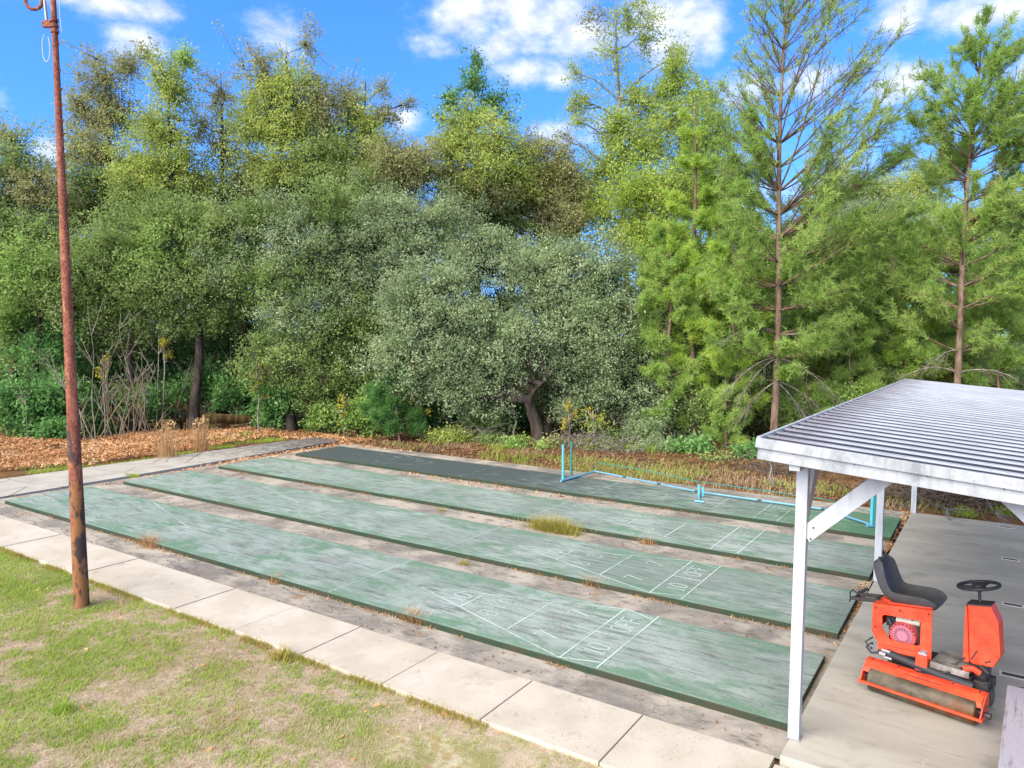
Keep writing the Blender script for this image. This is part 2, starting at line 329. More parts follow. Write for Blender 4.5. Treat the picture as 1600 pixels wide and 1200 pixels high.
    m = Mat('engine_cream', .5, .4); m.color(S(212, 204, 186, .8)); MT['engine_cream'] = m.m
    m = Mat('dark_steel', .55, .4, .4); m.color(m.mix(m.noise(14, None, 5), S(44, 42, 46), S(84, 76, 74))); MT['dark_steel'] = m.m
    m = Mat('grey_steel', .45, .5, .5); m.color(m.mix(m.noise(14), S(140, 138, 140), S(176, 172, 172))); MT['grey_steel'] = m.m
    # net frame
    m = Mat('teal_tube', .35, .5); n = m.noise(9); m.color(m.mix(n, S(70, 178, 192, .75), S(112, 204, 214, .8))); MT['teal_tube'] = m.m
    m = Mat('blue_tube', .35, .5); m.color(m.mix(m.noise(9), S(96, 164, 196, .62), S(140, 192, 212, .66))); MT['blue_tube'] = m.m
    m = Mat('green_tube', .4, .5); m.color(m.mix(m.noise(9), S(44, 128, 112, .7), S(66, 150, 132, .7))); MT['green_tube'] = m.m
    m = Mat('dark_tube', .5, .4); m.color(S(38, 66, 68)); MT['dark_tube'] = m.m
    m = Mat('table_top', .55, .4); n = m.noise(3.2, m.coord((7, .8, 1)), 6, .75); n2 = m.noise(10, m.coord((5, 1, 1)), 5)
    c = m.mix(m.math('MULTIPLY', m.step(n, .5, .66), .8), S(208, 200, 208, .54), S(160, 136, 148, .48)); c = m.mix(m.math('MULTIPLY', m.step(n2, .58, .7), .4), c, S(120, 100, 120, .6))
    m.color(c); MT['table_top'] = m.m
    m = Mat('socket_dark', .8, .2); m.color(S(86, 84, 82, .7)); MT['socket_dark'] = m.m
    m = Mat('socket_rim', .7, .2); m.color(S(214, 206, 194, .8)); MT['socket_rim'] = m.m
build_materials()

# ------------------------------------------------------------------ object helpers
def tag(o, label=None, cat=None, group=None, kind=None):
    if label: o['label'] = label
    if cat: o['category'] = cat
    if group: o['group'] = group
    if kind: o['kind'] = kind
    return o
def empty(name, loc=(0, 0, 0), rz=0.0):
    o = bpy.data.objects.new(name, None); COL.objects.link(o); o.location = loc; o.rotation_euler = (0, 0, rz); o.empty_display_size = .2; return o
def nrm(v): v = np.asarray(v, float); return v / (np.linalg.norm(v) + 1e-12)

class MB:
    """collects boxes, tubes, prisms and builds ONE mesh object"""
    def __init__(self): self.v = []; self.f = []; self.n = 0
    def add(self, vs, fs):
        self.v.extend([tuple(map(float, p)) for p in vs]); self.f.extend([tuple(i + self.n for i in f) for f in fs]); self.n += len(vs); return self
    def box(self, a, b, rot=None, piv=(0, 0, 0)):
        x0, y0, z0 = a; x1, y1, z1 = b
        vs = [(x0, y0, z0), (x1, y0, z0), (x1, y1, z0), (x0, y1, z0), (x0, y0, z1), (x1, y0, z1), (x1, y1, z1), (x0, y1, z1)]
        if rot is not None: vs = [tuple(rot @ (Vector(p) - Vector(piv)) + Vector(piv)) for p in vs]
        return self.add(vs, [(3, 2, 1, 0), (4, 5, 6, 7), (0, 1, 5, 4), (1, 2, 6, 5), (2, 3, 7, 6), (3, 0, 4, 7)])
    def beam(self, p0, p1, w, h, up=(0, 0, 1)):
        p0, p1 = np.array(p0, float), np.array(p1, float); d = nrm(p1 - p0); s = nrm(np.cross(d, up)); u = np.cross(s, d)
        c = [(-s * w + -u * h) / 2, (s * w - u * h) / 2, (s * w + u * h) / 2, (-s * w + u * h) / 2]
        return self.add([p0 + q for q in c] + [p1 + q for q in c], [(0, 1, 2, 3), (7, 6, 5, 4), (0, 4, 5, 1), (1, 5, 6, 2), (2, 6, 7, 3), (3, 7, 4, 0)])
    def tube(self, pts, rad, n=10, cap=True):
        pts = np.array(pts, float); k = len(pts); rad = np.full(k, rad) if np.isscalar(rad) else np.array(rad, float)
        tg = np.gradient(pts, axis=0); vs = []; ref = np.array([.13, .27, .95])
        for i in range(k):
            d = nrm(tg[i])
            if abs(d @ ref) > .95: ref = np.array([.9, .3, .1])
            s = nrm(np.cross(d, ref)); t = np.cross(d, s)
            for j in range(n):
                a = 2 * math.pi * j / n; vs.append(pts[i] + rad[i] * (math.cos(a) * s + math.sin(a) * t))
        fs = [(i * n + j, i * n + (j + 1) % n, (i + 1) * n + (j + 1) % n, (i + 1) * n + j) for i in range(k - 1) for j in range(n)]
        if cap: fs += [tuple(range(n))[::-1], tuple((k - 1) * n + j for j in range(n))]
        return self.add(vs, fs)
    def prism(self, poly, fn, t0, t1):
        """poly in 2D, fn(a,b,t) -> point"""
        k = len(poly); vs = [fn(a, b, t0) for a, b in poly] + [fn(a, b, t1) for a, b in poly]
        return self.add(vs, [tuple(range(k))[::-1], tuple(range(k, 2 * k))] + [(i, (i + 1) % k, k + (i + 1) % k, k + i) for i in range(k)])
    def ribbon(self, pts, w, z):
        """flat painted stroke"""
        pts = [np.array(p, float) for p in pts]; k = len(pts); vs = []
        for i in range(k):
            d = nrm(pts[min(i + 1, k - 1)] - pts[max(i - 1, 0)]); nn = np.array([-d[1], d[0]])
            vs += [tuple(pts[i] + nn * w / 2) + (z,), tuple(pts[i] - nn * w / 2) + (z,)]
        return self.add(vs, [(2 * i, 2 * i + 1, 2 * i + 3, 2 * i + 2) for i in range(k - 1)])
    def build(self, name, mat, parent=None, bevel=0, smooth=False, seg=2):
        me = bpy.data.meshes.new(name); me.from_pydata(self.v, [], self.f)
        bm = bmesh.new(); bm.from_mesh(me)
        bmesh.ops.recalc_face_normals(bm, faces=bm.faces)
        if bevel:
            es = [e for e in bm.edges if len(e.link_faces) == 2 and e.calc_face_angle(0) > .5]
            bmesh.ops.bevel(bm, geom=es, offset=bevel, segments=seg, affect='EDGES', profile=.6, clamp_overlap=True)
        bm.to_mesh(me); bm.free()
        if smooth: me.shade_smooth(); me.set_sharp_from_angle(angle=math.radians(40))
        me.materials.append(MT[mat])
        o = bpy.data.objects.new(name, me); COL.objects.link(o)
        if parent: o.parent = parent
        return o

class Cloud:
    """numpy store of many small quads or tubes: foliage, twigs, grass"""
    def __init__(self): self.V = []; self.F = []; self.n = 0
    def quads(self, P):                       # P (k,4,3)
        k = len(P); self.V.append(P.reshape(-1, 3)); self.F.append(np.arange(4 * k).reshape(k, 4) + self.n); self.n += 4 * k
    def tubes(self, pts, rads, n=4):          # pts (k,m,3), rads (k,m) many tubes of equal length
        k, m, _ = pts.shape
        d = pts[:, -1] - pts[:, 0]; d /= np.linalg.norm(d, axis=1, keepdims=True) + 1e-9
        ref = np.where(np.abs(d[:, 2:3]) > .9, np.array([[1., 0, 0]]), np.array([[0, 0, 1.]]))
        s = np.cross(d, ref); s /= np.linalg.norm(s, axis=1, keepdims=True) + 1e-9; t = np.cross(d, s)
        a = 2 * np.pi * np.arange(n) / n
        ring = np.cos(a)[None, :, None] * s[:, None, :] + np.sin(a)[None, :, None] * t[:, None, :]      # k,n,3
        V = pts[:, :, None, :] + rads[:, :, None, None] * ring[:, None, :, :]                           # k,m,n,3
        idx = np.arange(k * m * n).reshape(k, m, n) + self.n
        F = np.stack([idx[:, :-1, :], np.roll(idx, -1, 2)[:, :-1, :], np.roll(idx, -1, 2)[:, 1:, :], idx[:, 1:, :]], -1).reshape(-1, 4)
        self.V.append(V.reshape(-1, 3)); self.F.append(F); self.n += k * m * n
    def path(self, pts, rads, n=6): self.tubes(np.array(pts)[None], np.array(rads)[None], n)
    def build(self, name, mat, parent=None, origin=None, smooth=False):
        V = np.concatenate(self.V).astype(np.float32); F = np.concatenate(self.F).astype(np.int32)
        if origin is not None: V = V - np.array(origin, np.float32)
        me = bpy.data.meshes.new(name); me.vertices.add(len(V)); me.vertices.foreach_set('co', V.ravel())
        me.loops.add(F.size); me.loops.foreach_set('vertex_index', F.ravel())
        me.polygons.add(len(F)); me.polygons.foreach_set('loop_start', np.arange(0, F.size, 4, dtype=np.int32))
        if smooth: me.polygons.foreach_set('use_smooth', np.ones(len(F), bool))
        me.update(calc_edges=True); me.validate()
        me.materials.append(MT[mat]); o = bpy.data.objects.new(name, me); COL.objects.link(o)
        if parent: o.parent = parent
        elif origin is not None: o.location = origin
        return o

RNG = np.random.default_rng(11)
def rand_dirs(k, r=None):
    v = (r or RNG).normal(size=(k, 3)); return v / np.linalg.norm(v, axis=1, keepdims=True)
def leaf_quads(c, L, W, r, up=0.4):
    """rhombic leaves centred on c"""
    k = len(c); a = rand_dirs(k, r); nn = rand_dirs(k, r); nn[:, 2] = np.abs(nn[:, 2]) + up
    b = np.cross(nn, a); b /= np.linalg.norm(b, axis=1, keepdims=True) + 1e-9
    l = L * r.uniform(.5, 1.5, (k, 1)); w = W * r.uniform(.5, 1.5, (k, 1))
    return np.stack([c + a * l / 2, c + b * w / 2 + a * l * .05, c - a * l / 2, c - b * w / 2 + a * l * .05], 1)
def needle_quads(c, axis, L, W, per, r, spread=.9):
    k = len(c); cc = np.repeat(c, per, 0); ax = np.repeat(axis, per, 0)
    d = ax + spread * rand_dirs(k * per, r); d /= np.linalg.norm(d, axis=1, keepdims=True)
    s = np.cross(d, rand_dirs(k * per, r)); s /= np.linalg.norm(s, axis=1, keepdims=True) + 1e-9
    l = L * r.uniform(.7, 1.2, (k * per, 1)); st = cc - ax * r.uniform(0, .16, (k * per, 1))
    return np.stack([st - s * W / 2, st + s * W / 2, st + d * l + s * W * .25, st + d * l - s * W * .25], 1)
def vnoise(x, y, seed=0):
    """smooth value noise in numpy"""
    def h(i, j): 
        n = np.sin(i * 127.1 + j * 311.7 + seed * 74.7) * 43758.5453; return n - np.floor(n)
    i, j = np.floor(x), np.floor(y); u, v = x - i, y - j; u = u * u * (3 - 2 * u); v = v * v * (3 - 2 * v)
    return (h(i, j) * (1 - u) + h(i + 1, j) * u) * (1 - v) + (h(i, j + 1) * (1 - u) + h(i + 1, j + 1) * u) * v
def fbm(x, y, seed=0): return vnoise(x, y, seed) * .5 + vnoise(x * 2.1, y * 2.1, seed + 1) * .3 + vnoise(x * 4.3, y * 4.3, seed + 2) * .2

# ------------------------------------------------------------------ setting: ground, courts, paths, slab
ZG = -0.13
def sheet(name, x0, x1, y0, y1, z, mat, nx=1, ny=1, hf=None):
    xs = np.linspace(x0, x1, nx + 1); ys = np.linspace(y0, y1, ny + 1)
    vs = [(x, y, z + (hf(x, y) if hf else 0)) for y in ys for x in xs]
    fs = [(j * (nx + 1) + i, j * (nx + 1) + i + 1, (j + 1) * (nx + 1) + i + 1, (j + 1) * (nx + 1) + i) for j in range(ny) for i in range(nx)]
    b = MB(); b.add(vs, fs); return b.build(name, mat, smooth=bool(hf))
tag(sheet('ground', -700, 700, -700, 900, ZG, 'ground', 4, 4), kind='structure')
tag(sheet('lawn', -60, 2.0, -40, -1.47, ZG + .012, 'lawn', 1, 1), kind='structure')
tag(sheet('court_base', -17.0, .05, -.52, 10.75, -.082, 'court_base'), kind='structure')
def skew(x, y): return x + 0.0108 * (y + .59)

def sidewalk():
    b = MB(); xs = [.0 - .02, -1.3, -2.59, -3.9, -5.19, -6.44, -7.73, -9.02, -10.29, -11.56, -12.85, -14.14, -15.43, -16.72, -18.0, -19.3, -20.6, -21.9]
    for i in range(len(xs) - 1): b.box((xs[i + 1] + .007, -1.48 + .006 * math.sin(i * 2.1), ZG - .1), (xs[i] - .007, -.5 + .006 * math.sin(i * 1.7), -.076 + .004 * math.sin(i * 3.3)))
    b.box((.0, -1.48, ZG - .1), (3.4, -.62, -.08)); b.build('sidewalk', 'sidewalk', bevel=.008); return b
sidewalk()
bpy.data.objects['sidewalk']['kind'] = 'structure'
jb = MB(); jb.box((-21.9, -1.45, -.2), (-.03, -.52, -.1)); tag(jb.build('sidewalk_joint_bed', 'ground'), kind='structure')
pb = MB(); pb.prism([(-17.0, -2.4), (-17.18, 4.07), (-17.5, 10.9), (-18.85, 10.9), (-19.17, 5.2), (-19.35, -.5), (-19.45, -2.4)][::1], lambda a, b, t: (a, b, t), -.2, -.045)
pb.f = pb.f
tag(pb.build('path', 'path', bevel=.012), kind='structure')
sb = MB(); sb.prism([(skew(.035, -.6), -.6), (skew(3.1, -.6), -.6), (skew(3.1, 10.45), 10.45), (skew(.035, 10.45), 10.45)], lambda a, b, t: (a, b, t), -.2, -.002)
tag(sb.build('pavilion_floor', 'slab', bevel=.012), kind='structure')

# four shuffleboard courts, each a raised painted slab with its markings
FT = .3048 * 1.033; LW = 1.83; LL = 15.85 * 1.033
Y0 = [0, 1.83 + .76, 2 * 1.83 + .76 + .82, 3 * 1.83 + .76 + .82 + .845]
def glyph(ch):
    T = np.linspace(0, 2 * math.pi, 15)
    if ch == '1': return [[(.2, .78), (.36, 1), (.36, 0)], [(.18, 0), (.54, 0)]]
    if ch == '0' or ch == 'O': return [[(.3 + .27 * math.sin(t), .5 + .5 * math.cos(t)) for t in T]]
    if ch == '7': return [[(.02, 1), (.58, 1), (.2, 0)]]
    if ch == '8': return [[(.3 + .22 * math.sin(t), .76 + .24 * math.cos(t)) for t in T], [(.3 + .28 * math.sin(t), .26 + .26 * math.cos(t)) for t in T]]
    if ch == 'F': return [[(.06, 0), (.06, 1), (.56, 1)], [(.06, .52), (.44, .52)]]
    return []
COURT_TXT = ['green shuffleboard court nearest the pale sidewalk with the clearest numerals', 'green shuffleboard court second from the pale sidewalk, with worn faint numerals',
             'green shuffleboard court third from the sidewalk, beside the large gold grass tuft', 'dark mildewed shuffleboard court nearest the woods under the teal net frame']
ZL = .004
for i in range(4):
    y0 = Y0[i]; xr = skew(-.03 - .012 * i, y0); root = empty('shuffleboard_court', (xr, y0, 0))
    tag(root, COURT_TXT[i], 'shuffleboard court', 'shuffleboard courts in a row')
    b = MB(); b.box((-LL, 0, -.16), (0, LW, 0)); b.build('court_slab', 'court_' + 'abcd'[i], root, bevel=.014)
    for end in (0, 1):
        def P(s, y, end=end):                       # s from that end, y across; the far end is the same layout turned round
            return (-s, y) if end == 0 else (-LL + s, LW - y)
        mat = ('line_paint', 'line_paint', 'line_paint', 'line_faded')[i] if end == 0 else ('line_faded', 'line_faded', 'line_faded', 'line_ghost')[i]
        tip, a, bb, off, base = 17 * FT, 14 * FT, 11 * FT, 8 * FT, 6.5 * FT
        w = .022; h = LW / 2
        wid = lambda s: h * (tip - s) / (tip - off)
        t = MB()
        t.ribbon([P(tip, h), P(off, .01)], w, ZL); t.ribbon([P(tip, h), P(off, LW - .01)], w, ZL); t.build('scoring_triangle', mat, root)
        for s, q in ((a, wid(a)), (bb, wid(bb)), (off, h - .01), (base, h - .01)):
            t = MB(); t.ribbon([P(s, h - q), P(s, h + q)], w, ZL + .0012); t.build('cross_line', mat, root)
        t = MB(); t.ribbon([P(a - .03, h), P(off, h)], w * .8, ZL + .0024); t.build('centre_line', 'line_faded' if end == 0 else 'line_ghost', root)
        for q0, q1, ww in ((h, h, 1.3), (.01, .16, 1), (LW - .01, LW - .16, 1)):
            t = MB(); t.ribbon([P(off, q0), P(base + .02, q1)], w * ww, ZL + .0024); t.build('penalty_divider', mat, root)
        t = MB(); t.ribbon([P(20 * FT, .01), P(20 * FT, LW - .01)], w, ZL); t.build('dead_line', 'line_faded' if end == 0 else 'line_ghost', root)
        for nm, txt, s, y, hh in (('numeral_ten', '10', 14.75 * FT, h, .27), ('numeral_eight', '8', 12.6 * FT, h - .24, .27), ('numeral_eight', '8', 12.6 * FT, h + .24, .27), ('numeral_seven', '7', 9.4 * FT, h - .42, .29),
                                  ('numeral_seven', '7', 9.4 * FT, h + .42, .29), ('numeral_ten', '10', 7.25 * FT, h - .45, .27), ('penalty_text', 'OFF', 7.25 * FT, h + .42, .27)):
            g = MB(); cw = hh * .62; x0 = -len(txt) * cw / 2
            for q, ch in enumerate(txt):
                for st in glyph(ch):
                    g.ribbon([P(s + (v - .5) * hh, y + x0 + q * cw + u * hh * .9) for u, v in st], .03, ZL + .0006)
            g.build(nm, 'line_ghost' if end else ('numeral_paint' if i < 2 and txt != '8' else 'numeral_faded'), root)

# ------------------------------------------------------------------ pavilion
def pavilion():
    R = empty('picnic_pavilion', (.074, -.218, 0), -.0115)
    tag(R, 'open white timber pavilion with a sloping ribbed metal roof over the slab', 'pavilion')
    XL, XR, YF, YB = -.315, 3.0, -.42, 11.2         # roof outline in local space
    zt = lambda x: 2.80 - .0764 * (x - XL)
    ang = math.atan(.0764)
    # roof sheet: trapezoid ribs running down the slope (along x), repeated along y
    pitch = .31; prof = []; y = YF + .03
    while y < YB - .02:
        prof += [(y, 0), (y + .155, 0), (y + .19, .001), (y + .197, .012), (y + .205, .028), (y + .27, .028), (y + .285, 0)]; y += pitch
    prof.append((YB - .02, 0))
    b = MB(); xs = np.linspace(XL + .03, XR, 6); vs = []
    for x in xs: vs += [(x, yy, zt(x) + zz - .02) for yy, zz in prof]
    k = len(prof)
    b.add(vs, [(i * k + j, (i + 1) * k + j, (i + 1) * k + j + 1, i * k + j + 1) for i in range(5) for j in range(k - 1)])
    b.add([(x, yy, zt(x) - .045) for x in (XL + .03, XR) for yy in (YF + .03, YB - .02)], [(0, 2, 3, 1)])
    o = b.build('roof', 'roof_metal', R)
    o.data.materials.append(MT['roof_pan']); o.data.materials.append(MT['roof_underside']); o.data.materials.append(MT['roof_dirt_shade'])
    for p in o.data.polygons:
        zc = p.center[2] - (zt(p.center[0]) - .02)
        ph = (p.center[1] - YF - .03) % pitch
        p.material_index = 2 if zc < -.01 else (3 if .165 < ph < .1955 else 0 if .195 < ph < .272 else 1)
    # screws over the first ribs
    sc = MB()
    for q in range(8):
        for x in (XL + .12,): sc.tube([(x, YF + .03 + .23 + q * pitch, zt(x) + .004), (x, YF + .03 + .23 + q * pitch, zt(x) + .014)], .012, 6)
    sc.build('roof_screw', 'grey_steel', o)['kind'] = 'stuff'
    # fascia boards: a narrow upper board over a deeper, set-back lower board
    e = .03
    f = MB(); f.beam((XL, YF + .01, zt(XL) - .035), (XR, YF + .01, zt(XR) - .035), .05, .085, (0, 0, 1)); f.build('front_trim', 'white_fascia', R, bevel=.004)
    f = MB(); f.beam((XL + .012, YF + .034, zt(XL) - .128), (XR, YF + .034, zt(XR) - .128), .04, .11); f.build('front_fascia', 'white_fascia', R, bevel=.004)
    n = MB()
    for x in (.0, .48, 1.0, 1.5, 2.0): n.tube([(x, YF + .006, zt(x) - .083), (x, YF + .02, zt(x) - .083)], .008, 6)
    n.build('nail_head', 'dark_steel', R)['kind'] = 'stuff'
    f = MB(); f.box((XL - .005, YF + .037, zt(XL) - .078), (XL + .03, YB, zt(XL) + .012)); f.build('side_trim', 'white_fascia', R, bevel=.004)
    f = MB(); f.box((XL + .02, YF + .056, zt(XL) - .185), (XL + .05, YB, zt(XL) - .08)); f.build('side_fascia', 'white_fascia', R, bevel=.004)
    f = MB(); f.box((XL + .03, YB - .02, zt(XR) - .16), (XR, YB + .01, zt(XR) - .05)); f.build('rear_fascia', 'white_fascia', R, bevel=.004)
    # posts
    for x, y in ((0, 0), (0, 5.31), (0, 10.62), (2.26, 0), (2.26, 5.31), (2.26, 10.62)):
        top = zt(x) - .24
        p = MB(); p.box((x - .05, y - .05, 0), (x + .05, y + .05, top)); p.build('post', 'white_post', R, bevel=.006)
    # long plates along y, carried on the posts
    for x in (0, 2.26):
        z = zt(x) - .24
        p = MB(); p.box((x - .045, -.36, z + .001), (x + .045, YB - .06, z + .13)); p.build('beam', 'white_post', R, bevel=.005)
    # rafters along x
    for y in np.linspace(.0, 10.62, 9):
        p = MB(); p.beam((XL + .06, y, zt(XL + .06) - .10), (XR - .05, y, zt(XR - .05) - .10), .045, .085); p.build('rafter', 'white_post', R, bevel=.004)
    # knee braces
    def brace(a, b, w=.045, d=.14):
        p = MB(); p.beam(a, b, w, d); p.build('knee_brace', 'white_post', R, bevel=.004)
    for y in (0, 5.31, 10.62):
        brace((.03, y, 1.90), (.78, y, zt(.75) - .10)); brace((2.24, y, 1.79), (1.44, y, zt(1.44) - .12))
    bolts = MB()
    for z, x in ((1.985, .105), (1.88, .085)): bolts.tube([(x, -.03, z), (x, -.022, z)], .009, 6)
    bolts.build('brace_bolt', 'dark_steel', R)
    for x in (0, 2.26):
        brace((x, .03, 1.95), (x, .6, zt(x) - .24)); brace((x, 5.28, 1.95), (x, 4.7, zt(x) - .24)); brace((x, 5.34, 1.95), (x, 5.9, zt(x) - .24)); brace((x, 10.59, 1.95), (x, 10.0, zt(x) - .24))
    for x, y in ((0, 0), (0, 5.31), (0, 10.62), (2.26, 0), (2.26, 5.31), (2.26, 10.62)):
        p = MB(); p.box((x - .062, y - .062, -.001), (x + .062, y + .062, .012)); p.build('base_plate', 'grey_steel', R, bevel=.002)
pavilion()

# sockets let into the slab
SOCK = ['recessed floor socket nearest the steering column of the orange roller', 'recessed floor socket just beyond the steering wheel of the orange roller',
        'recessed floor socket in the middle of the tan slab, far from the roller', 'recessed floor socket beside the back edge of the tan slab']
for i, (px, py) in enumerate(((1580, 1055), (1580, 945), (1577, 874), (1571, 824))):
    p = onz(px, py, 0); o = empty('floor_socket', (p[0] + .02, p[1], -.002), -.0115); tag(o, SOCK[i], 'floor socket', 'sockets let into the pavilion slab')
    b = MB()
    for q in ((-.13, -.065, .13, -.045), (-.13, .045, .13, .065), (-.13, -.0449, -.105, .0449), (.105, -.0449, .13, .0449)): b.box((q[0], q[1], -.01), (q[2], q[3], .005))
    b.build('rim', 'socket_rim', o)
    b = MB(); b.box((-.105, -.045, -.01), (.105, .045, .003)); b.build('plate', 'socket_dark', o)
    b = MB(); b.tube([(.07, .0, .003), (.07, 0, .008)], .016, 8); b.tube([(-.07, .0, .003), (-.07, 0, .008)], .012, 8); b.build('bolt', 'dark_steel', o)

# low table at the right edge of the slab
def table():
    a, b = np.array([1.705, 1.02]), np.array([1.617, -.75]); R = empty('picnic_table', (a[0], a[1], 0), math.atan2(b[1] - a[1], b[0] - a[0]) + math.pi / 2)
    tag(R, 'pale lilac table top with purple weathering at the edge of the tan slab', 'table')
    t = MB(); t.box((0, -1.85, .41), (.62, 0, .45)); t.build('table_top', 'table_top', R, bevel=.008)
    for y in (-.3, -1.5):
        for x in (.08, .54):
            l = MB(); l.box((x - .03, y - .03, 0), (x + .03, y + .03, .41)); l.build('leg', 'white_post', R, bevel=.004)
    l = MB(); l.box((.06, -1.55, .33), (.56, -.25, .41)); l.build('apron', 'white_post', R)
    h = MB(); h.beam((.05, .0, .43), (.14, .035, .43), .03, .02); h.tube([(.1, 0, .43), (.12, .05, .43), (.2, .04, .43)], .008, 6); h.build('hinge', 'dark_steel', R)
table()

# ------------------------------------------------------------------ ride-on roller
def roller_machine():
    R = empty('ride_on_roller', (1.01, 1.10, 0), math.atan2(-.217, .925))
    tag(R, 'orange ride-on lawn roller with black seat and steering wheel on the slab', 'ride-on roller')
    def box(name, a, b, mat, bev=.01, par=R): m = MB(); m.box(a, b); return m.build(name, mat, par, bevel=bev)
    def ring(n=28): return [2 * math.pi * i / n for i in range(n)]
    # near roller drum
    d = MB(); n = 36; prof = [(-.49, .0), (-.49, .115), (-.48, .13), (.48, .13), (.49, .115), (.49, 0)]
    vs = [(u, r * math.cos(t), .131 + r * math.sin(t)) for u, r in prof for t in ring(n)]
    d.add(vs, [(i * n + j, i * n + (j + 1) % n, (i + 1) * n + (j + 1) % n, (i + 1) * n + j) for i in range(5) for j in range(n)])
    dr = d.build('drum', 'roller_steel', R, smooth=True)
    ax = MB(); ax.tube([(-.57, 0, .131), (.58, 0, .131)], .022, 10); ax.build('axle', 'dark_steel', dr)
    # hood: bent sheet over the drum, with end plates and the front guard bar
    h = MB(); pr = [(-.075, .205), (-.06, .245), (.03, .298), (.12, .298), (.16, .24), (.16, .228), (.115, .286), (.035, .286), (-.05, .237), (-.066, .203)]
    h.prism(pr, lambda a, b, t: (t, a, b), -.55, .53); h.build('drum_hood', 'orange_paint', R, bevel=.004)
    for u in (-.557, .533):
        e = MB(); e.prism([(-.135, .085), (-.135, .125), (-.07, .215), (.03, .297), (.12, .297), (.15, .2), (.09, .07), (.0, .06)], lambda a, b, t: (t, a, b), u, u + .012)
        e.build('end_plate', 'orange_paint', R, bevel=.002)
    g = MB(); g.beam((-.57, -.14, .115), (.56, -.14, .115), .03, .022); g.build('guard_bar', 'orange_paint', R, bevel=.005)
    for u in (-.565, .548): box('guard_arm', (u, -.14, .10), (u + .014, .0, .124), 'orange_paint', .003)
    b = MB(); b.tube([(.55, -.02, .13), (.60, -.02, .13)], .03, 10); b.tube([(.55, .02, .2), (.61, .02, .2)], .008, 6); b.tube([(.55, -.09, .12), (.6, -.09, .12)], .01, 6); b.build('bearing', 'dark_steel', R)
    box('scraper', (-.50, -.088, .20), (.50, -.082, .212), 'dark_steel', .002)
    box('hood_step', (.17, .161, .19), (.52, .25, .205), 'grey_steel', .003)
    box('hood_seam', (-.17, -.012, .2745), (.17, .0, .2795), 'dark_steel', .001)
    # bracket that carries the body on the hood
    box('pivot_bracket', (-.115, .13, .285), (-.005, .22, .46), 'orange_paint', .006)
    m = MB(); m.tube([(-.06, .17, .286), (-.06, .17, .302)], .085, 16); m.build('pivot_pad', 'black_rubber', R, smooth=True)
    m = MB(); m.tube([(-.06, .20, .455), (-.06, .20, .50)], .035, 12); m.tube([(-.1, .17, .46), (-.02, .17, .46)], .02, 8); m.build('pivot_cap', 'grey_steel', R)
    # chassis and hoses under the body
    box('chassis', (-.52, .24, .30), (.36, .64, .345), 'dark_steel', .008)
    m = MB(); m.tube([(-.40, .17, .37), (-.10, .17, .33), (.1, .16, .31), (.40, .17, .29)], .045, 12); m.build('muffler_hose', 'black_rubber', R, smooth=True)
    m = MB(); m.tube([(-.02, .2, .36), (.12, .14, .34), (.2, .17, .37), (.3, .2, .33)], .012, 8)
    m.tube([(-.56, .2, .42), (-.6, .14, .38), (-.54, .12, .34), (-.46, .14, .36)], .012, 8); m.build('hydraulic_line', 'black_rubber', R, smooth=True); m = MB(); m.tube([(-.57, .23, .47), (-.63, .19, .41), (-.55, .16, .37)], .01, 8); m.build('hydraulic_line', 'black_rubber', R, smooth=True)
    m = MB(); m.tube([(-.46, .13, .36), (-.40, .13, .355)], .026, 10); m.tube([(-.44, .13, .40), (-.36, .14, .395)], .016, 8); m.tube([(-.42, .12, .335), (-.34, .13, .33)], .014, 8)
    m.tube([(-.58, .2, .38), (-.56, .17, .38)], .03, 8); m.build('fitting', 'grey_steel', R, smooth=True)
    # far roller
    d = MB(); vs = [(u, .52 + (r - .03) * math.cos(t) if r else .52, .101 + ((r - .03) * math.sin(t) if r else 0)) for u, r in prof for t in ring(n)]
    d.add(vs, [(i * n + j, i * n + (j + 1) % n, (i + 1) * n + (j + 1) % n, (i + 1) * n + j) for i in range(5) for j in range(n)]); d.build('rear_drum', 'roller_steel', R, smooth=True)
    box('rear_frame', (-.5, .46, .2), (.5, .58, .30), 'dark_steel', .006)
    # engine housing: side panel with a cut window
    y0 = .20; outer = [(-.575, .85), (.0, .93), (.01, .42), (-.44, .36), (-.485, .40), (-.575, .545)]
    inner = [(-.475, .735), (-.455, .757), (-.12, .79), (-.10, .77), (-.098, .545), (-.125, .522), (-.385, .505), (-.47, .60)]
    m = MB(); th = .014
    pts_o, pts_i = outer, inner
    # triangulated frame: bridge outer and inner loops
    lo = len(pts_o); li = len(pts_i)
    for y, flip in ((y0, 0), (y0 + th, 1)):
        pass
    bm = bmesh.new()
    def loop(pts): 
        vs_ = [bm.verts.new((u, y0, z)) for u, z in pts]; return [bm.edges.new((vs_[i], vs_[(i + 1) % len(vs_)])) for i in range(len(vs_))]
    es = loop(pts_o) + loop(pts_i)
    bmesh.ops.triangle_fill(bm, use_beauty=True, use_dissolve=False, edges=es)
    ret = bmesh.ops.extrude_face_region(bm, geom=bm.faces[:])
    bmesh.ops.translate(bm, verts=[v for v in ret['geom'] if isinstance(v, bmesh.types.BMVert)], vec=(0, th, 0))
    bmesh.ops.recalc_face_normals(bm, faces=bm.faces)
    me = bpy.data.meshes.new('side_panel'); bm.to_mesh(me); bm.free(); me.materials.append(MT['orange_paint'])
    o = bpy.data.objects.new('side_panel', me); COL.objects.link(o); o.parent = R
    inset = lambda u, y: u - (y - y0) * .42 * max(0, (u + .3) / .3)          # the far side of the housing is shorter
    m = MB(); m.prism([(inset(a, .635), b) for a, b in outer], lambda a, b, t: (a, t, b), .635, .65); m.build('side_panel', 'orange_paint', R, bevel=.004)
    qa, qb = y0 + th, .635
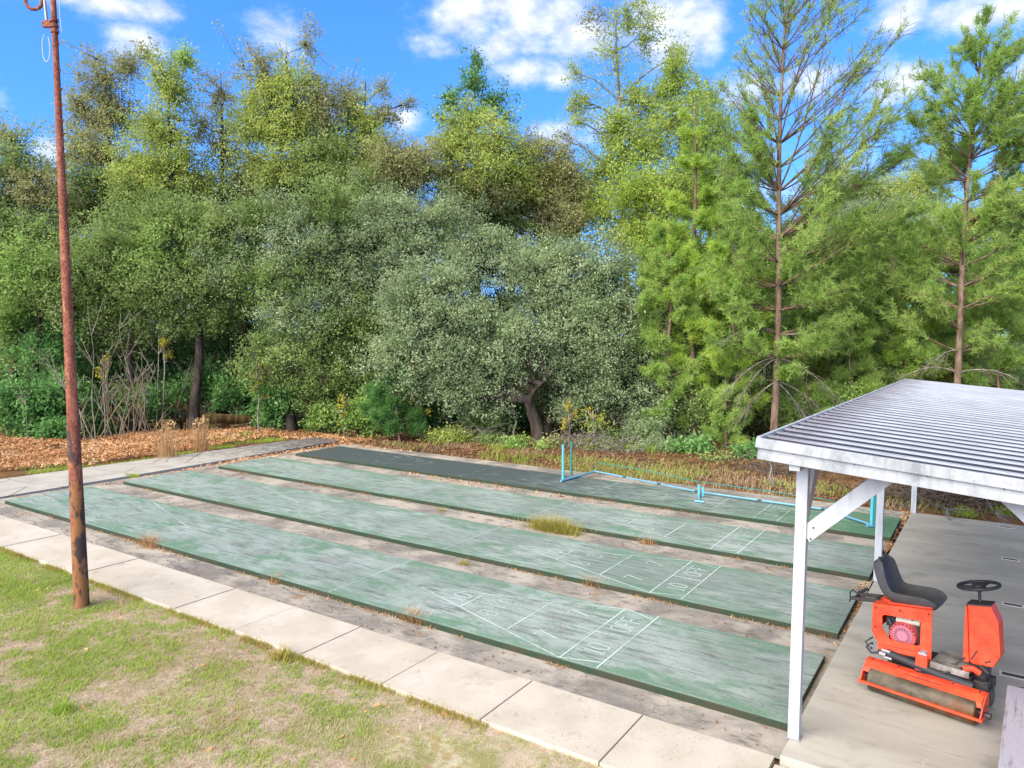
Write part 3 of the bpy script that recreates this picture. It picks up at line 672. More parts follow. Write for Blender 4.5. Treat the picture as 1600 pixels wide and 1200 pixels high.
    m = MB(); m.add([(-.575, qa, .85), (0, qa, .93), (inset(0, qb), qb, .93), (-.575, qb, .85), (-.575, qa, .836), (0, qa, .916), (inset(0, qb), qb, .916), (-.575, qb, .836)],
                    [(0, 1, 2, 3), (7, 6, 5, 4), (0, 4, 5, 1), (1, 5, 6, 2), (2, 6, 7, 3), (3, 7, 4, 0)]); m.build('top_panel', 'orange_paint', R)
    m = MB(); e_ = inset(0, qb); m.add([(.0, qa, .915), (e_, qb, .915), (e_, qb, .42), (.004, qa, .42), (-.012, qa, .915), (e_ - .012, qb, .915), (e_ - .012, qb, .42), (-.008, qa, .42)],
                    [(0, 1, 2, 3), (7, 6, 5, 4), (0, 4, 5, 1), (1, 5, 6, 2), (2, 6, 7, 3), (3, 7, 4, 0)]); m.build('end_panel', 'orange_paint', R)
    m = MB(); m.prism([(y0 + th, .545), (y0 + th, .835), (.635, .835), (.635, .545)], lambda a, b, t: (t, a, b), -.575, -.562); m.build('end_panel', 'orange_paint', R)
    m = MB(); m.beam((-.5, .188, .40), (.0, .188, .452), .028, .05); m.build('lower_rail', 'orange_paint', R, bevel=.006)
    # engine behind the window
    eng = box('engine', (-.44, .30, .40), (-.10, .58, .70), 'dark_steel', .02)
    m = MB(); m.tube([(-.28, .235, .575), (-.28, .30, .575)], [.128, .14], 28); m.build('recoil_shroud', 'engine_red', eng, smooth=True)
    m = MB(); m.tube([(-.28, .224, .575), (-.28, .236, .575)], [.092, .1], 28); m.build('recoil_cover', 'engine_pink', eng, smooth=True)
    m = MB()
    for t in np.linspace(0, 2 * math.pi, 20, endpoint=False):
        c, s = math.cos(t), math.sin(t)
        m.beam((-.28 + .055 * c, .2225, .575 + .055 * s), (-.28 + .085 * c, .2225, .575 + .085 * s), .008, .006, (0, 1, 0))
        if 0.25 < t < 2.9: m.beam((-.28 + .112 * c, .2335, .575 + .112 * s), (-.28 + .124 * c, .2335, .575 + .124 * s), .018, .006, (0, 1, 0))
    m.build('cooling_slot', 'black_rubber', eng)
    m = MB(); m.tube([(-.36, .30, .715), (-.13, .30, .735)], .035, 12); m.build('fuel_tank', 'engine_cream', eng, smooth=True)
    m = MB(); m.tube([(-.44, .27, .70), (-.40, .26, .66), (-.41, .27, .60)], .02, 8); m.box((-.46, .29, .62), (-.38, .36, .72)); m.build('carburettor', 'black_rubber', eng)
    m = MB(); m.tube([(-.13, .26, .70), (-.12, .26, .60)], .014, 8); m.build('fuel_line', 'black_rubber', eng)
    for u, z in ((-.54, .81), (-.30, .845), (-.03, .885), (-.03, .47), (-.54, .60), (-.40, .42)):
        m = MB(); m.tube([(u, y0 + .002, z), (u, y0 - .008, z)], .010, 6); m.build('panel_bolt', 'dark_steel', R)
    for u in (-.50, -.25, .25, .48):
        m = MB(); m.tube([(u, .075, .297), (u, .075, .305)], .011, 6); m.build('hood_bolt', 'dark_steel', R)
    m = MB(); m.tube([(-.20, .30, .745), (-.20, .30, .79)], .03, 10); m.build('fuel_cap', 'black_rubber', R)
    m = MB(); m.tube([(.30, .33, .52), (.22, .26, .43), (.10, .235, .385), (-.02, .23, .37), (-.2, .235, .375), (-.35, .22, .39)], .009, 7); m.build('throttle_cable', 'black_rubber', R, smooth=True)
    # seat: moulded shell of cross sections along the sitting direction (+u)
    sec = []  # (u, z centre, half width, thickness, wing)
    path = [(-.575, 1.315, .10), (-.585, 1.285, .15), (-.57, 1.22, .185), (-.54, 1.13, .20), (-.505, 1.04, .205), (-.465, .975, .21), (-.40, .945, .215), (-.30, .945, .225), (-.18, .955, .23), (-.06, .965, .225), (.0, .962, .20), (.025, .945, .15)]
    m = MB(); nn = 17; top = []; bot = []
    for i, (u, z, hw) in enumerate(path):
        p0 = np.array(path[max(i - 1, 0)][:2]); p1 = np.array(path[min(i + 1, len(path) - 1)][:2]); tg_ = nrm(p1 - p0); nr = np.array([-tg_[1], tg_[0]])
        if nr[0] < 0 and nr[1] < 0: nr = -nr
        if nr[1] < 0: nr = -nr
        rt, rb = [], []
        for j in range(nn):
            a = -1 + 2 * j / (nn - 1); sh = math.copysign(abs(a) ** .85, a)
            wing = .075 * abs(a) ** 3 * (1 if i < 10 else .4) ; q = np.array([u, z]) + nr * wing
            rim = .075 * (1 - .75 * a ** 8)
            rt.append((q[0], .44 + sh * hw, q[1])); q2 = np.array([u, z]) + nr * (wing * .8 - rim); rb.append((q2[0], .44 + sh * hw * .97, q2[1]))
        top.append(rt); bot.append(rb)
    k = len(path); vs = [p for r_ in top for p in r_] + [p for r_ in bot for p in r_]; off = k * nn; fs = []
    for i in range(k - 1):
        for j in range(nn - 1):
            a = i * nn + j; fs += [(a, a + 1, a + nn + 1, a + nn), (off + a + nn, off + a + nn + 1, off + a + 1, off + a)]
        fs += [(i * nn, (i + 1) * nn, off + (i + 1) * nn, off + i * nn), (off + i * nn + nn - 1, off + (i + 1) * nn + nn - 1, (i + 1) * nn + nn - 1, i * nn + nn - 1)]
    fs += [tuple(range(nn))[::-1] + tuple(off + j for j in range(nn)), tuple((k - 1) * nn + j for j in range(nn)) + tuple(off + (k - 1) * nn + j for j in range(nn))[::-1]]
    m.add(vs, fs); so = m.build('seat', 'seat_vinyl', R); so.data.shade_smooth()
    md = so.modifiers.new('sub', 'SUBSURF'); md.levels = 1; md.render_levels = 2
    box('seat_rail', (-.42, .30, .872), (-.04, .33, .90), 'dark_steel', .003); box('seat_rail', (-.42, .55, .872), (-.04, .58, .90), 'dark_steel', .003)
    m = MB(); m.beam((-.44, .27, .87), (-.02, .27, .925), .03, .03); m.build('seat_base', 'orange_paint', R, bevel=.004); 
    # rear tow frame sticking out behind the seat
    m = MB()
    for v in (.36, .54): m.beam((-.86, v, .79), (-.47, v, .85), .045, .035)
    m.beam((-.60, .36, .835), (-.60, .54, .835), .03, .03); m.beam((-.84, .36, .795), (-.84, .54, .795), .02, .02); m.build('tow_frame', 'dark_steel', R, bevel=.004)
    m = MB(); m.tube([(-.85, .52, .80), (-.90, .50, .84), (-.90, .42, .83), (-.87, .36, .78), (-.88, .36, .74)], .008, 7); m.tube([(-.86, .56, .80), (-.8, .66, .84)], .018, 8); m.build('tow_cable', 'black_rubber', R, smooth=True)
    m = MB(); m.beam((-.48, .32, .86), (-.40, .58, .875), .08, .05); m.build('hinge_block', 'orange_paint', R, bevel=.008)
    # foot platform
    m = MB(); m.box((.012, .16, .40), (.36, .62, .418)); m.box((.012, .16, .355), (.36, .172, .40)); m.build('foot_platform', 'tread_plate', R, bevel=.003)
    m = MB(); m.beam((.28, .19, .425), (.34, .27, .43), .035, .012); m.build('pedal', 'dark_steel', R, bevel=.002)
    # steering column
    col = MB(); v0, v1 = .33, .50
    col.prism([(.275, 1.04), (.47, 1.075), (.545, .93), (.575, .60), (.52, .47), (.345, .45), (.315, .47)], lambda a, b, t: (a, t, b), v0, v1); cc = col.build('steering_column', 'orange_paint', R, bevel=.012)
    m = MB(); m.prism([(.262, 1.045), (.475, 1.084), (.468, 1.066), (.268, 1.03)], lambda a, b, t: (a, t, b), v0 - .006, v1 + .006); m.build('column_trim', 'dark_steel', R, bevel=.003)
    m = MB(); m.prism([(.262, .46), (.262, 1.02), (.276, 1.02), (.315, .46)], lambda a, b, t: (a, t, b), v0 - .02, v0 + .05); m.build('column_flange', 'orange_paint', R, bevel=.004)
    m = MB(); m.beam((.33, v0 - .004, .49), (.38, v0 - .004, .60), .012, .006, (0, 1, 0)); m.build('paint_chip', 'dark_steel', R); m = MB(); m.beam((.45, v0 - .004, .50), (.50, v0 - .004, .53), .012, .006, (0, 1, 0)); m.build('paint_chip', 'dark_steel', R)
    box('column_foot', (.36, .34, .30), (.46, .56, .47), 'dark_steel', .01); box('footing_block', (.38, .24, .245), (.50, .33, .33), 'dark_steel', .006)
    m = MB(); m.tube([(.30, .21, .43), (.38, .21, .45), (.44, .22, .42)], .03, 8); m.build('column_clamp', 'orange_paint', R, smooth=True)
    m = MB(); m.tube([(.42, .30, .46), (.50, .27, .42), (.50, .26, .34), (.44, .26, .29)], .022, 8); m.build('column_hose', 'black_rubber', R, smooth=True)
    m = MB(); m.tube([(.36, .43, 1.04), (.345, .43, 1.20)], .015, 10); m.build('steering_shaft', 'dark_steel', R, smooth=True)
    tilt = Matrix.Rotation(math.radians(-12), 3, 'Y')
    wc = Vector((.34, .43, 1.225)); sw = MB(); vs = []; nM, nm = 40, 10
    for i in range(nM):
        A = 2 * math.pi * i / nM
        for j in range(nm):
            B = 2 * math.pi * j / nm; rr = .178 + .017 * math.cos(B)
            vs.append(tuple(wc + tilt @ Vector((rr * math.cos(A), rr * math.sin(A), .017 * math.sin(B)))))
    sw.add(vs, [(i * nm + j, ((i + 1) % nM) * nm + j, ((i + 1) % nM) * nm + (j + 1) % nm, i * nm + (j + 1) % nm) for i in range(nM) for j in range(nm)])
    wh = sw.build('steering_wheel', 'black_rubber', R, smooth=True)
    sp_ = MB()
    for A in (math.radians(75), math.radians(195), math.radians(-45)):
        sp_.beam(tuple(wc + tilt @ Vector((.02 * math.cos(A), .02 * math.sin(A), -.012))), tuple(wc + tilt @ Vector((.172 * math.cos(A), .172 * math.sin(A), 0))), .05, .014)
    sp_.build('spoke', 'black_rubber', wh, bevel=.004)
    hb = MB(); hb.tube([tuple(wc + tilt @ Vector((0, 0, -.055))), tuple(wc + tilt @ Vector((0, 0, -.03))), tuple(wc + tilt @ Vector((0, 0, .012))), tuple(wc + tilt @ Vector((0, 0, .02)))], [.035, .06, .06, .045], 16); hb.build('hub', 'black_rubber', wh, smooth=True)
roller_machine()

# ------------------------------------------------------------------ rusty pole
def pole():
    base = onz(128, 948, ZG + .01); R = empty('rusty_pole', tuple(base)); tag(R, 'tall rusty steel pole standing in the lawn beside the sidewalk', 'pole')
    lean = np.array([CR[0], CR[1], 0]) * -.13
    P = lambda z: tuple(lean * z / 8.1 + np.array([0, 0, z]))
    b = MB(); b.tube([P(-.2), P(.0), P(.6), P(2.55), P(2.56), P(5.2), P(5.21), P(8.6)], [.098, .098, .094, .079, .074, .055, .052, .030], 20); b.build('shaft', 'rusty_steel', R, smooth=True)
    for z in (2.55, 5.2):
        b = MB(); b.tube([P(z - .03), P(z + .03)], [.102 - .0085 * z, .098 - .0085 * z], 20); b.build('collar', 'rusty_steel', R, smooth=True)
    rn = random.Random(4); b = MB()
    for k in range(17):
        z = 4.2 + k * .22 + rn.uniform(-.09, .09); r = .096 - .0078 * z + .008
        d = np.array([CR[0], CR[1], 0]) * .98 - np.array([CF[0], CF[1], 0]) * .1; c = np.array(P(z)) + d * r
        b.box(tuple(c - [.008, .008, .02]), tuple(c + [.008, .008, .02]))
    b.build('weld_stub', 'rusty_steel', R)['kind'] = 'stuff'
    L = -np.array([CR[0], CR[1], 0]); T = np.array(P(7.82))
    b = MB()
    for dz in (-.07, .0, .07): b.tube([np.array(P(7.80 + dz - .02)), np.array(P(7.80 + dz + .02))], .05, 14)
    b.beam(tuple(T + L * .04), tuple(T + L * .15), .05, .08); b.build('clamp', 'rusty_steel', R, bevel=.004)
    b = MB(); c = T + L * .26 + np.array([0, 0, .30])
    b.tube([c + .11 * (math.cos(t) * L * -1 + math.sin(t) * np.array([0, 0, 1])) for t in np.linspace(math.pi * .9, math.pi * 2.05, 14)] + [T + L * .12 + np.array([0, 0, .42])], .022, 10); b.build('hook', 'rusty_steel', R, smooth=True)
    b = MB(); b.tube([T + L * .10 + np.array([0, 0, .05]), T + L * .12 + np.array([0, 0, .30])], .018, 10); b.build('bracket', 'grey_steel', R, smooth=True)
    b = MB(); b.tube([T + L * (.12 + .05 * math.sin(t)) + np.array([0, 0, -.30 + .18 * math.cos(t)]) for t in np.linspace(.3, 5.6, 18)], .006, 6); b.build('rope_loop', 'rope', R, smooth=True)
    b = MB(); b.tube([T - L * .10 + np.array([0, 0, .6]), T - L * .07 + np.array([0, 0, .2]), T - L * .09 + np.array([0, 0, -.1])], .005, 5); b.build('halyard', 'rope', R, smooth=True)
pole()

# ------------------------------------------------------------------ portable net frame on the far court
def net_frame():
    o = onz(1093, 782, 0); R = empty('net_frame', (o[0], o[1], 0)); tag(R, 'bare teal portable net frame standing along the darkest court', 'net frame')
    W = lambda px, py, z=.0: onz(px, py, z) - np.array([o[0], o[1], 0])
    a0, a1 = W(877, 752, .03), W(929, 737.5, .03); ca, cb = W(1092, 768, .06), W(1093, 784, .03)
    b0 = W(1290, 797, .04); b1 = W(1362, 821, .04)
    m = MB(); m.tube([a0 + [0, 0, .005], a1 + [0, 0, .005]], .032, 10); m.build('foot', 'blue_tube', R, smooth=True)
    def sleeved(p, q, k, mat, name):
        p, q = np.array(p), np.array(q)
        for i in range(k):
            s, e = i / k + (.004 if i else 0), (i + 1) / k - .03
            m = MB(); m.tube([p + (q - p) * s, p + (q - p) * e], .023, 10); m.build(name, mat, R, smooth=True)
            m = MB(); m.tube([p + (q - p) * e, p + (q - p) * ((i + 1) / k + (.004 if i < k - 1 else 0))], .021, 8); m.build('joint_sleeve', 'dark_tube', R, smooth=True)
    rail = lambda p: np.array([p[0], p[1], .05])
    sleeved(rail(a1), rail(ca), 3, 'blue_tube', 'rail'); sleeved(rail(ca) + (rail(b0) - rail(ca)) * .04, rail(b0), 2, 'blue_tube', 'rail'); sleeved(rail(b0), rail(b1), 1, 'blue_tube', 'rail')
    # thin upper wire behind the rails
    back = np.array([CF[0], CF[1], 0]); back = back / np.linalg.norm(back)
    m = MB(); up = lambda p, h, t: rail(p) + np.array([0, 0, h]) + back * t
    m.tube([up(a1, .05, .05), up(a1 + (ca - a1) * .06, .22, .15), up(a1 + (ca - a1) * .5, .25, .2), up(ca, .22, .1), up(ca + (b0 - ca) * .5, .20, .2), up(b0, .20, .1), up(b1, .24, .0)], .011, 6); m.build('net_cable', 'green_tube', R, smooth=True)
    for (px, py, h, mat) in ((880, 748, .88, 'teal_tube'), (893, 741, .86, 'green_tube')):
        p = W(px, py, .03); m = MB(); m.tube([p, p + np.array([-.01, 0, h])], .032, 10); m.tube([p + np.array([0, 0, -.025]), p + np.array([0, 0, .05])], .04, 10); m.build('upright', mat, R, smooth=True)
    m = MB(); m.tube([ca * [1, 1, 0] + [0, 0, .03], cb * [1, 1, 0] + [0, 0, .03]], .032, 10); m.tube([cb * [1, 1, 0] + np.array([-.1, -.02, .03]), cb * [1, 1, 0] + np.array([.1, .02, .03])], .028, 10); m.build('foot', 'blue_tube', R, smooth=True)
    pc = (ca * .6 + cb * .4) * [1, 1, 0]; m = MB(); m.tube([pc + [0, 0, .03], pc + [0, 0, .30]], .03, 10); m.tube([pc + np.array([.09, .03, .03]), pc + np.array([.09, .03, .26])], .024, 10); m.build('centre_stand', 'teal_tube', R, smooth=True)
    p = b1 * [1, 1, 0]; m = MB(); m.tube([p + np.array([-.08, -.05, .03]), p + np.array([.12, .09, .03])], .035, 10); m.build('foot', 'blue_tube', R, smooth=True)
    for dx, mat in ((.0, 'teal_tube'), (.05, 'green_tube')):
        q = p + np.array([dx, dx * .5, .03]); m = MB(); m.tube([q, q + np.array([0, 0, .92])], .034, 10); m.build('upright', mat, R, smooth=True)
net_frame()

# ------------------------------------------------------------------ trees built from limbs, twigs and single leaves
LEAFSET = {  # kind -> (leaf length, width, leaves per twig, cluster spread)
    'leaf_oak': (.115, .058, 26, .26), 'leaf_grey': (.10, .054, 26, .24), 'leaf_olive': (.115, .06, 24, .28), 'leaf_lime': (.12, .06, 24, .30), 'leaf_brown': (.115, .058, 20, .26),
    'leaf_green': (.115, .06, 26, .27), 'leaf_dark': (.14, .075, 26, .26), 'leaf_yellow': (.10, .055, 9, .12)}
def grow(name, label, cat, px, d, trunk_top, blobs, bark='bark_oak', kind='leaf_oak', lai=2.1, r0=.17, group=None, seed=0, bend=None, twig=1.25, depth=.8, limb_k=.75, z0=ZG):
    """blobs: photo-pixel centre and radii of each foliage mass at distance d; each gets a limb, twigs and leaves"""
    r = np.random.default_rng(seed * 31 + 7); base = G(px, d, z0 - .05)
    R = empty(name, tuple(base)); tag(R, label, cat, group)
    if bend is not None: tr = [base] + [at(x, y, d + dd) for x, y, dd in bend]
    else:
        top = at(trunk_top[0], trunk_top[1], d); n = 8
        tr = [base + (top - base) * t + (r.normal(size=3) * [.10, .10, 0] * math.sin(math.pi * t) * (top[2] - base[2]) * .09) for t in np.linspace(0, 1, n)]
    tr = np.array(tr); H = tr[-1][2] - base[2]
    lens = np.concatenate([[0], np.cumsum(np.linalg.norm(np.diff(tr, axis=0), axis=1))]); lens /= lens[-1]
    trr = r0 * (1 - lens) ** .8 + .018; trr[0] *= 1.25
    # resample smoothly
    t2 = np.linspace(0, 1, 18); trs = np.stack([np.interp(t2, lens, tr[:, k]) for k in range(3)], 1); trs[1:-1] = (trs[:-2] + 2 * trs[1:-1] + trs[2:]) / 4; trr2 = np.interp(t2, lens, trr)
    W = Cloud(); W.path(trs, trr2, 9); Lf = {}
    blobs = list(blobs)
    if len(blobs) > 4 and name == 'oak_tree':               # looser masses between the main ones, so the crown has no gaps of its own
        base_ = list(blobs)
        for _ in range(int(len(base_) * .8)):
            p, q = (base_[k_] for k_ in r.choice(len(base_), 2, replace=False))
            if abs(p[0] - q[0]) + abs(p[1] - q[1]) > 190: continue
            t_ = r.uniform(.3, .7); blobs.append((p[0] + (q[0] - p[0]) * t_ + r.normal() * 8, p[1] + (q[1] - p[1]) * t_ + r.normal() * 8, (p[2] + q[2]) * .36, (p[3] + q[3]) * .34, p[4] if len(p) > 4 else None, .45))
    for bi, b in enumerate(blobs):
        bx, by, rx, ry = b[:4]; kd = b[4] if len(b) > 4 and b[4] else kind; dens = b[5] if len(b) > 5 else 1.0
        dz = r.uniform(-.5, .5) * depth; D = d + dz; c = at(bx, by, D); s = D / FPX; rad = np.array([rx * s, ry * s]); rd = (rad[0] * .6 + rad[1] * .4) * 1.0
        # limb from the trunk
        hz = np.linalg.norm((c - trs)[:, :2], axis=1); want = c[2] - np.maximum(hz * .55, .25)
        cand = np.where((t2 > .18))[0]; k = cand[np.argmin(np.abs(trs[cand, 2] - want[cand]) + .25 * hz[cand])]
        a = trs[k]; mid = (a + c) / 2 + np.array([0, 0, .12 * np.linalg.norm(c - a)]) * r.uniform(-.3, 1) + r.normal(size=3) * .08 * np.linalg.norm(c - a)
        tt = np.linspace(0, 1, 9)[:, None]; limb = (1 - tt) ** 2 * a + 2 * tt * (1 - tt) * mid + tt ** 2 * c + np.sin(tt * 9 + r.uniform(0, 6)) * r.normal(size=3) * .05 * np.sin(math.pi * tt)
        rl = min(trr2[k] * .75, .02 + limb_k * .10 * math.sqrt(np.linalg.norm(c - a) + .2)); W.path(limb, np.linspace(rl, .016, 9), 6)
        # twig ends spread through an uneven ellipsoid
        Lq, Wq, per, spr = LEAFSET[kd]
        area = math.pi * rad[0] * rad[1]; nc = max(3, int(lai * dens * area / (per * Lq * Wq * .25)))
        u = rand_dirs(nc, r); rr = r.uniform(0, 1, (nc, 1)) ** .42
        lump = 1 + .36 * np.sin(u @ (r.normal(size=(3, 3)) * 2.6) + r.uniform(0, 6, 3)).sum(1, keepdims=True) / 1.6
        stray = np.where(r.uniform(size=(nc, 1)) < .20, r.uniform(1.0, 1.5, (nc, 1)), 1)
        loc = u * rr * lump * stray
        ex = CR * rad[0]; ey = np.array([0, 0, 1]) * rad[1]; ez = np.array([CF[0], CF[1], 0]) * rd
        tips = c + loc[:, 0:1] * ex + loc[:, 1:2] * ez + loc[:, 2:3] * ey
        nn = max(3, nc // 9); nodes = c + (tips[r.choice(nc, nn, replace=False)] - c) * r.uniform(.35, .75, (nn, 1)); 
        ks = r.integers(5, 9, nn); st = limb[ks]; m1 = (st + nodes) / 2 + r.normal(size=(nn, 3)) * .08; W.tubes(np.stack([st, m1, nodes], 1), np.tile([rl * .42 + .004, .02, .011], (nn, 1)) , 5)
        near = np.argmin(((tips[:, None, :] - nodes[None]) ** 2).sum(-1), 1) if nc * nn < 4e6 else r.integers(0, nn, nc)
        keep = r.uniform(size=nc) < twig * .55; q = tips[keep]; s0 = nodes[near][keep]
        if len(q): W.tubes(np.stack([s0, (s0 + q) / 2 + r.normal(size=q.shape) * .05, q + (q - s0) * .12], 1), np.tile([.011, .008, .005], (len(q), 1)), 3)
        out = tips - nodes[near]; out /= np.linalg.norm(out, axis=1, keepdims=True) + 1e-6
        pos = np.repeat(tips, per, 0) - np.repeat(out, per, 0) * r.uniform(-.6, 1.1, (nc * per, 1)) * spr + r.normal(size=(nc * per, 3)) * spr * np.array([.55, .55, .42])
        Lf.setdefault(kd, Cloud()).quads(leaf_quads(pos, Lq, Wq, r))
    W.build('trunk', bark, R, base, True)
    for kd, cl in Lf.items(): cl.build('crown', kd, R, base)
    return R

def pine(name, label, px, d, top_px, top_py, rows, kind='needle_green', bark='bark_pine', r0=.2, seed=0, cat='pine tree', group=None, L=.17, per=13, bare=0.0, tuft=.16, z0=ZG, lift=.55, dead=()):
    """rows: (photo y, half-width left px, half-width right px, branches, tuft density)"""
    r = np.random.default_rng(seed * 17 + 3); base = G(px, d, z0 - .05); R = empty(name, tuple(base)); tag(R, label, cat, group)
    top = at(top_px, top_py, d); t = np.linspace(0, 1, 22)[:, None]; wob = np.stack([np.sin(t[:, 0] * 5 + seed), np.cos(t[:, 0] * 4.3 + seed), 0 * t[:, 0]], 1) * .10 * np.sin(math.pi * t)
    tr = base + (top - base) * t + wob; rad = r0 * (1 - t[:, 0]) ** .85 + .014; rad[0] *= 1.2
    W = Cloud(); W.path(tr, rad, 10); N = Cloud(); tips = []; dirs = []
    for row in rows:
        py, wl, wr, nb, dn = row[:5]; lf = row[5] if len(row) > 5 else lift; br_ = row[6] if len(row) > 6 else bare
        for q in range(nb):
            az = r.uniform(0, 2 * math.pi); sd = math.cos(az); s = d / FPX
            ln = (wr if sd > 0 else wl) * s * r.uniform(.65, 1.08); ln = max(ln, .25)
            zz = at(px, py + r.uniform(-22, 22), d)[2]; end = np.array([CR[0], CR[1], 0]) * sd * ln + np.array([CF[0], CF[1], 0]) * math.sin(az) * ln * .8
            rise = ln * lf * r.uniform(.6, 1.25); k = np.argmin(np.abs(tr[:, 2] - (zz - rise * .75))); a = tr[k]; e = a + end; e[2] = a[2] + rise
            tt = np.linspace(0, 1, 8)[:, None]; mid = (a + e) / 2 + np.array([0, 0, -.10 * ln]) + r.normal(size=3) * .05 * ln
            br = (1 - tt) ** 2 * a + 2 * tt * (1 - tt) * mid + tt ** 2 * e; rb = min(rad[k] * .45, .010 + .009 * ln); W.path(br, np.linspace(rb, .007, 8), 5)
            ns = int(6 + ln * 7); ti = r.uniform(.25, 1, ns) ** .8; bp = np.stack([np.interp(ti, tt[:, 0], br[:, c]) for c in range(3)], 1)
            dr = nrm(e - a); tw = rand_dirs(ns, r) * .75 + dr * .8 + np.array([0, 0, .25]); tw /= np.linalg.norm(tw, axis=1, keepdims=True)
            tl = (ln * .28 * (1.15 - ti[:, None] * .6) + .12) * r.uniform(.5, 1.2, (ns, 1)); te = bp + tw * tl
            W.tubes(np.stack([bp, bp + tw * tl * .5 + r.normal(size=te.shape) * .02, te], 1), np.tile([.009, .007, .005], (ns, 1)), 3)
            nt = max(2, int(round(5 * dn)))
            for f in np.linspace(.15, 1, nt):
                ok = r.uniform(size=ns) > br_ + .35 * (1 - ti); tips.append((bp + tw * tl * f)[ok]); dirs.append(tw[ok])
            tips.append(e[None]); dirs.append(dr[None])
    W0, W = W, Cloud()
    for (py, sx, ln, drop) in dead:                      # bare drooping lower branches with grey twigs
        a = tr[np.argmin(np.abs(tr[:, 2] - at(px, py, d)[2]))]; e = a + np.array([CR[0], CR[1], 0]) * sx * ln - np.array([CF[0], CF[1], 0]) * r.uniform(.1, .9) + np.array([0, 0, -drop])
        tt = np.linspace(0, 1, 9)[:, None]; mid = (a + e) / 2 + np.array([0, 0, .28 * ln]); br = (1 - tt) ** 2 * a + 2 * tt * (1 - tt) * mid + tt ** 2 * e
        W.path(br, np.linspace(.032, .008, 9), 5); ns = 26; ti = r.uniform(.3, 1, ns); bp = np.stack([np.interp(ti, tt[:, 0], br[:, c]) for c in range(3)], 1)
        tw = rand_dirs(ns, r) * .6 + nrm(e - a) + np.array([0, 0, -.4]); te = bp + tw * r.uniform(.2, .6, (ns, 1)); W.tubes(np.stack([bp, (bp + te) / 2 + r.normal(size=te.shape) * .03, te], 1), np.tile([.008, .006, .003], (ns, 1)), 3)
    if W.V: W.build('dead_branch', 'bark_pale', R, base, True)
    W = W0
    T = np.concatenate(tips); Dv = np.concatenate(dirs); T = T + r.normal(size=T.shape) * .045
    N.quads(needle_quads(T, Dv, L, .015, per, r, 1.25))
    W.build('trunk', bark, R, base, True); N.build('crown', kind, R, base); return R

def shrub(label, px, py, d, rx, ry, kind, seed, lai=2.6, name='shrub', cat='shrub', group='shrubs along the edge of the woods', bark='bark_oak', twig=1.0):
    r = np.random.default_rng(seed); bl = []
    for k in range(4): bl.append((px + r.uniform(-.5, .5) * rx, py + r.uniform(-.35, .45) * ry, rx * r.uniform(.5, .75), ry * r.uniform(.5, .75)))
    return grow(name, label, cat, px, d, (px + r.uniform(-5, 5), py), bl, bark, kind, lai, .05, group, seed, depth=1.0, twig=twig)

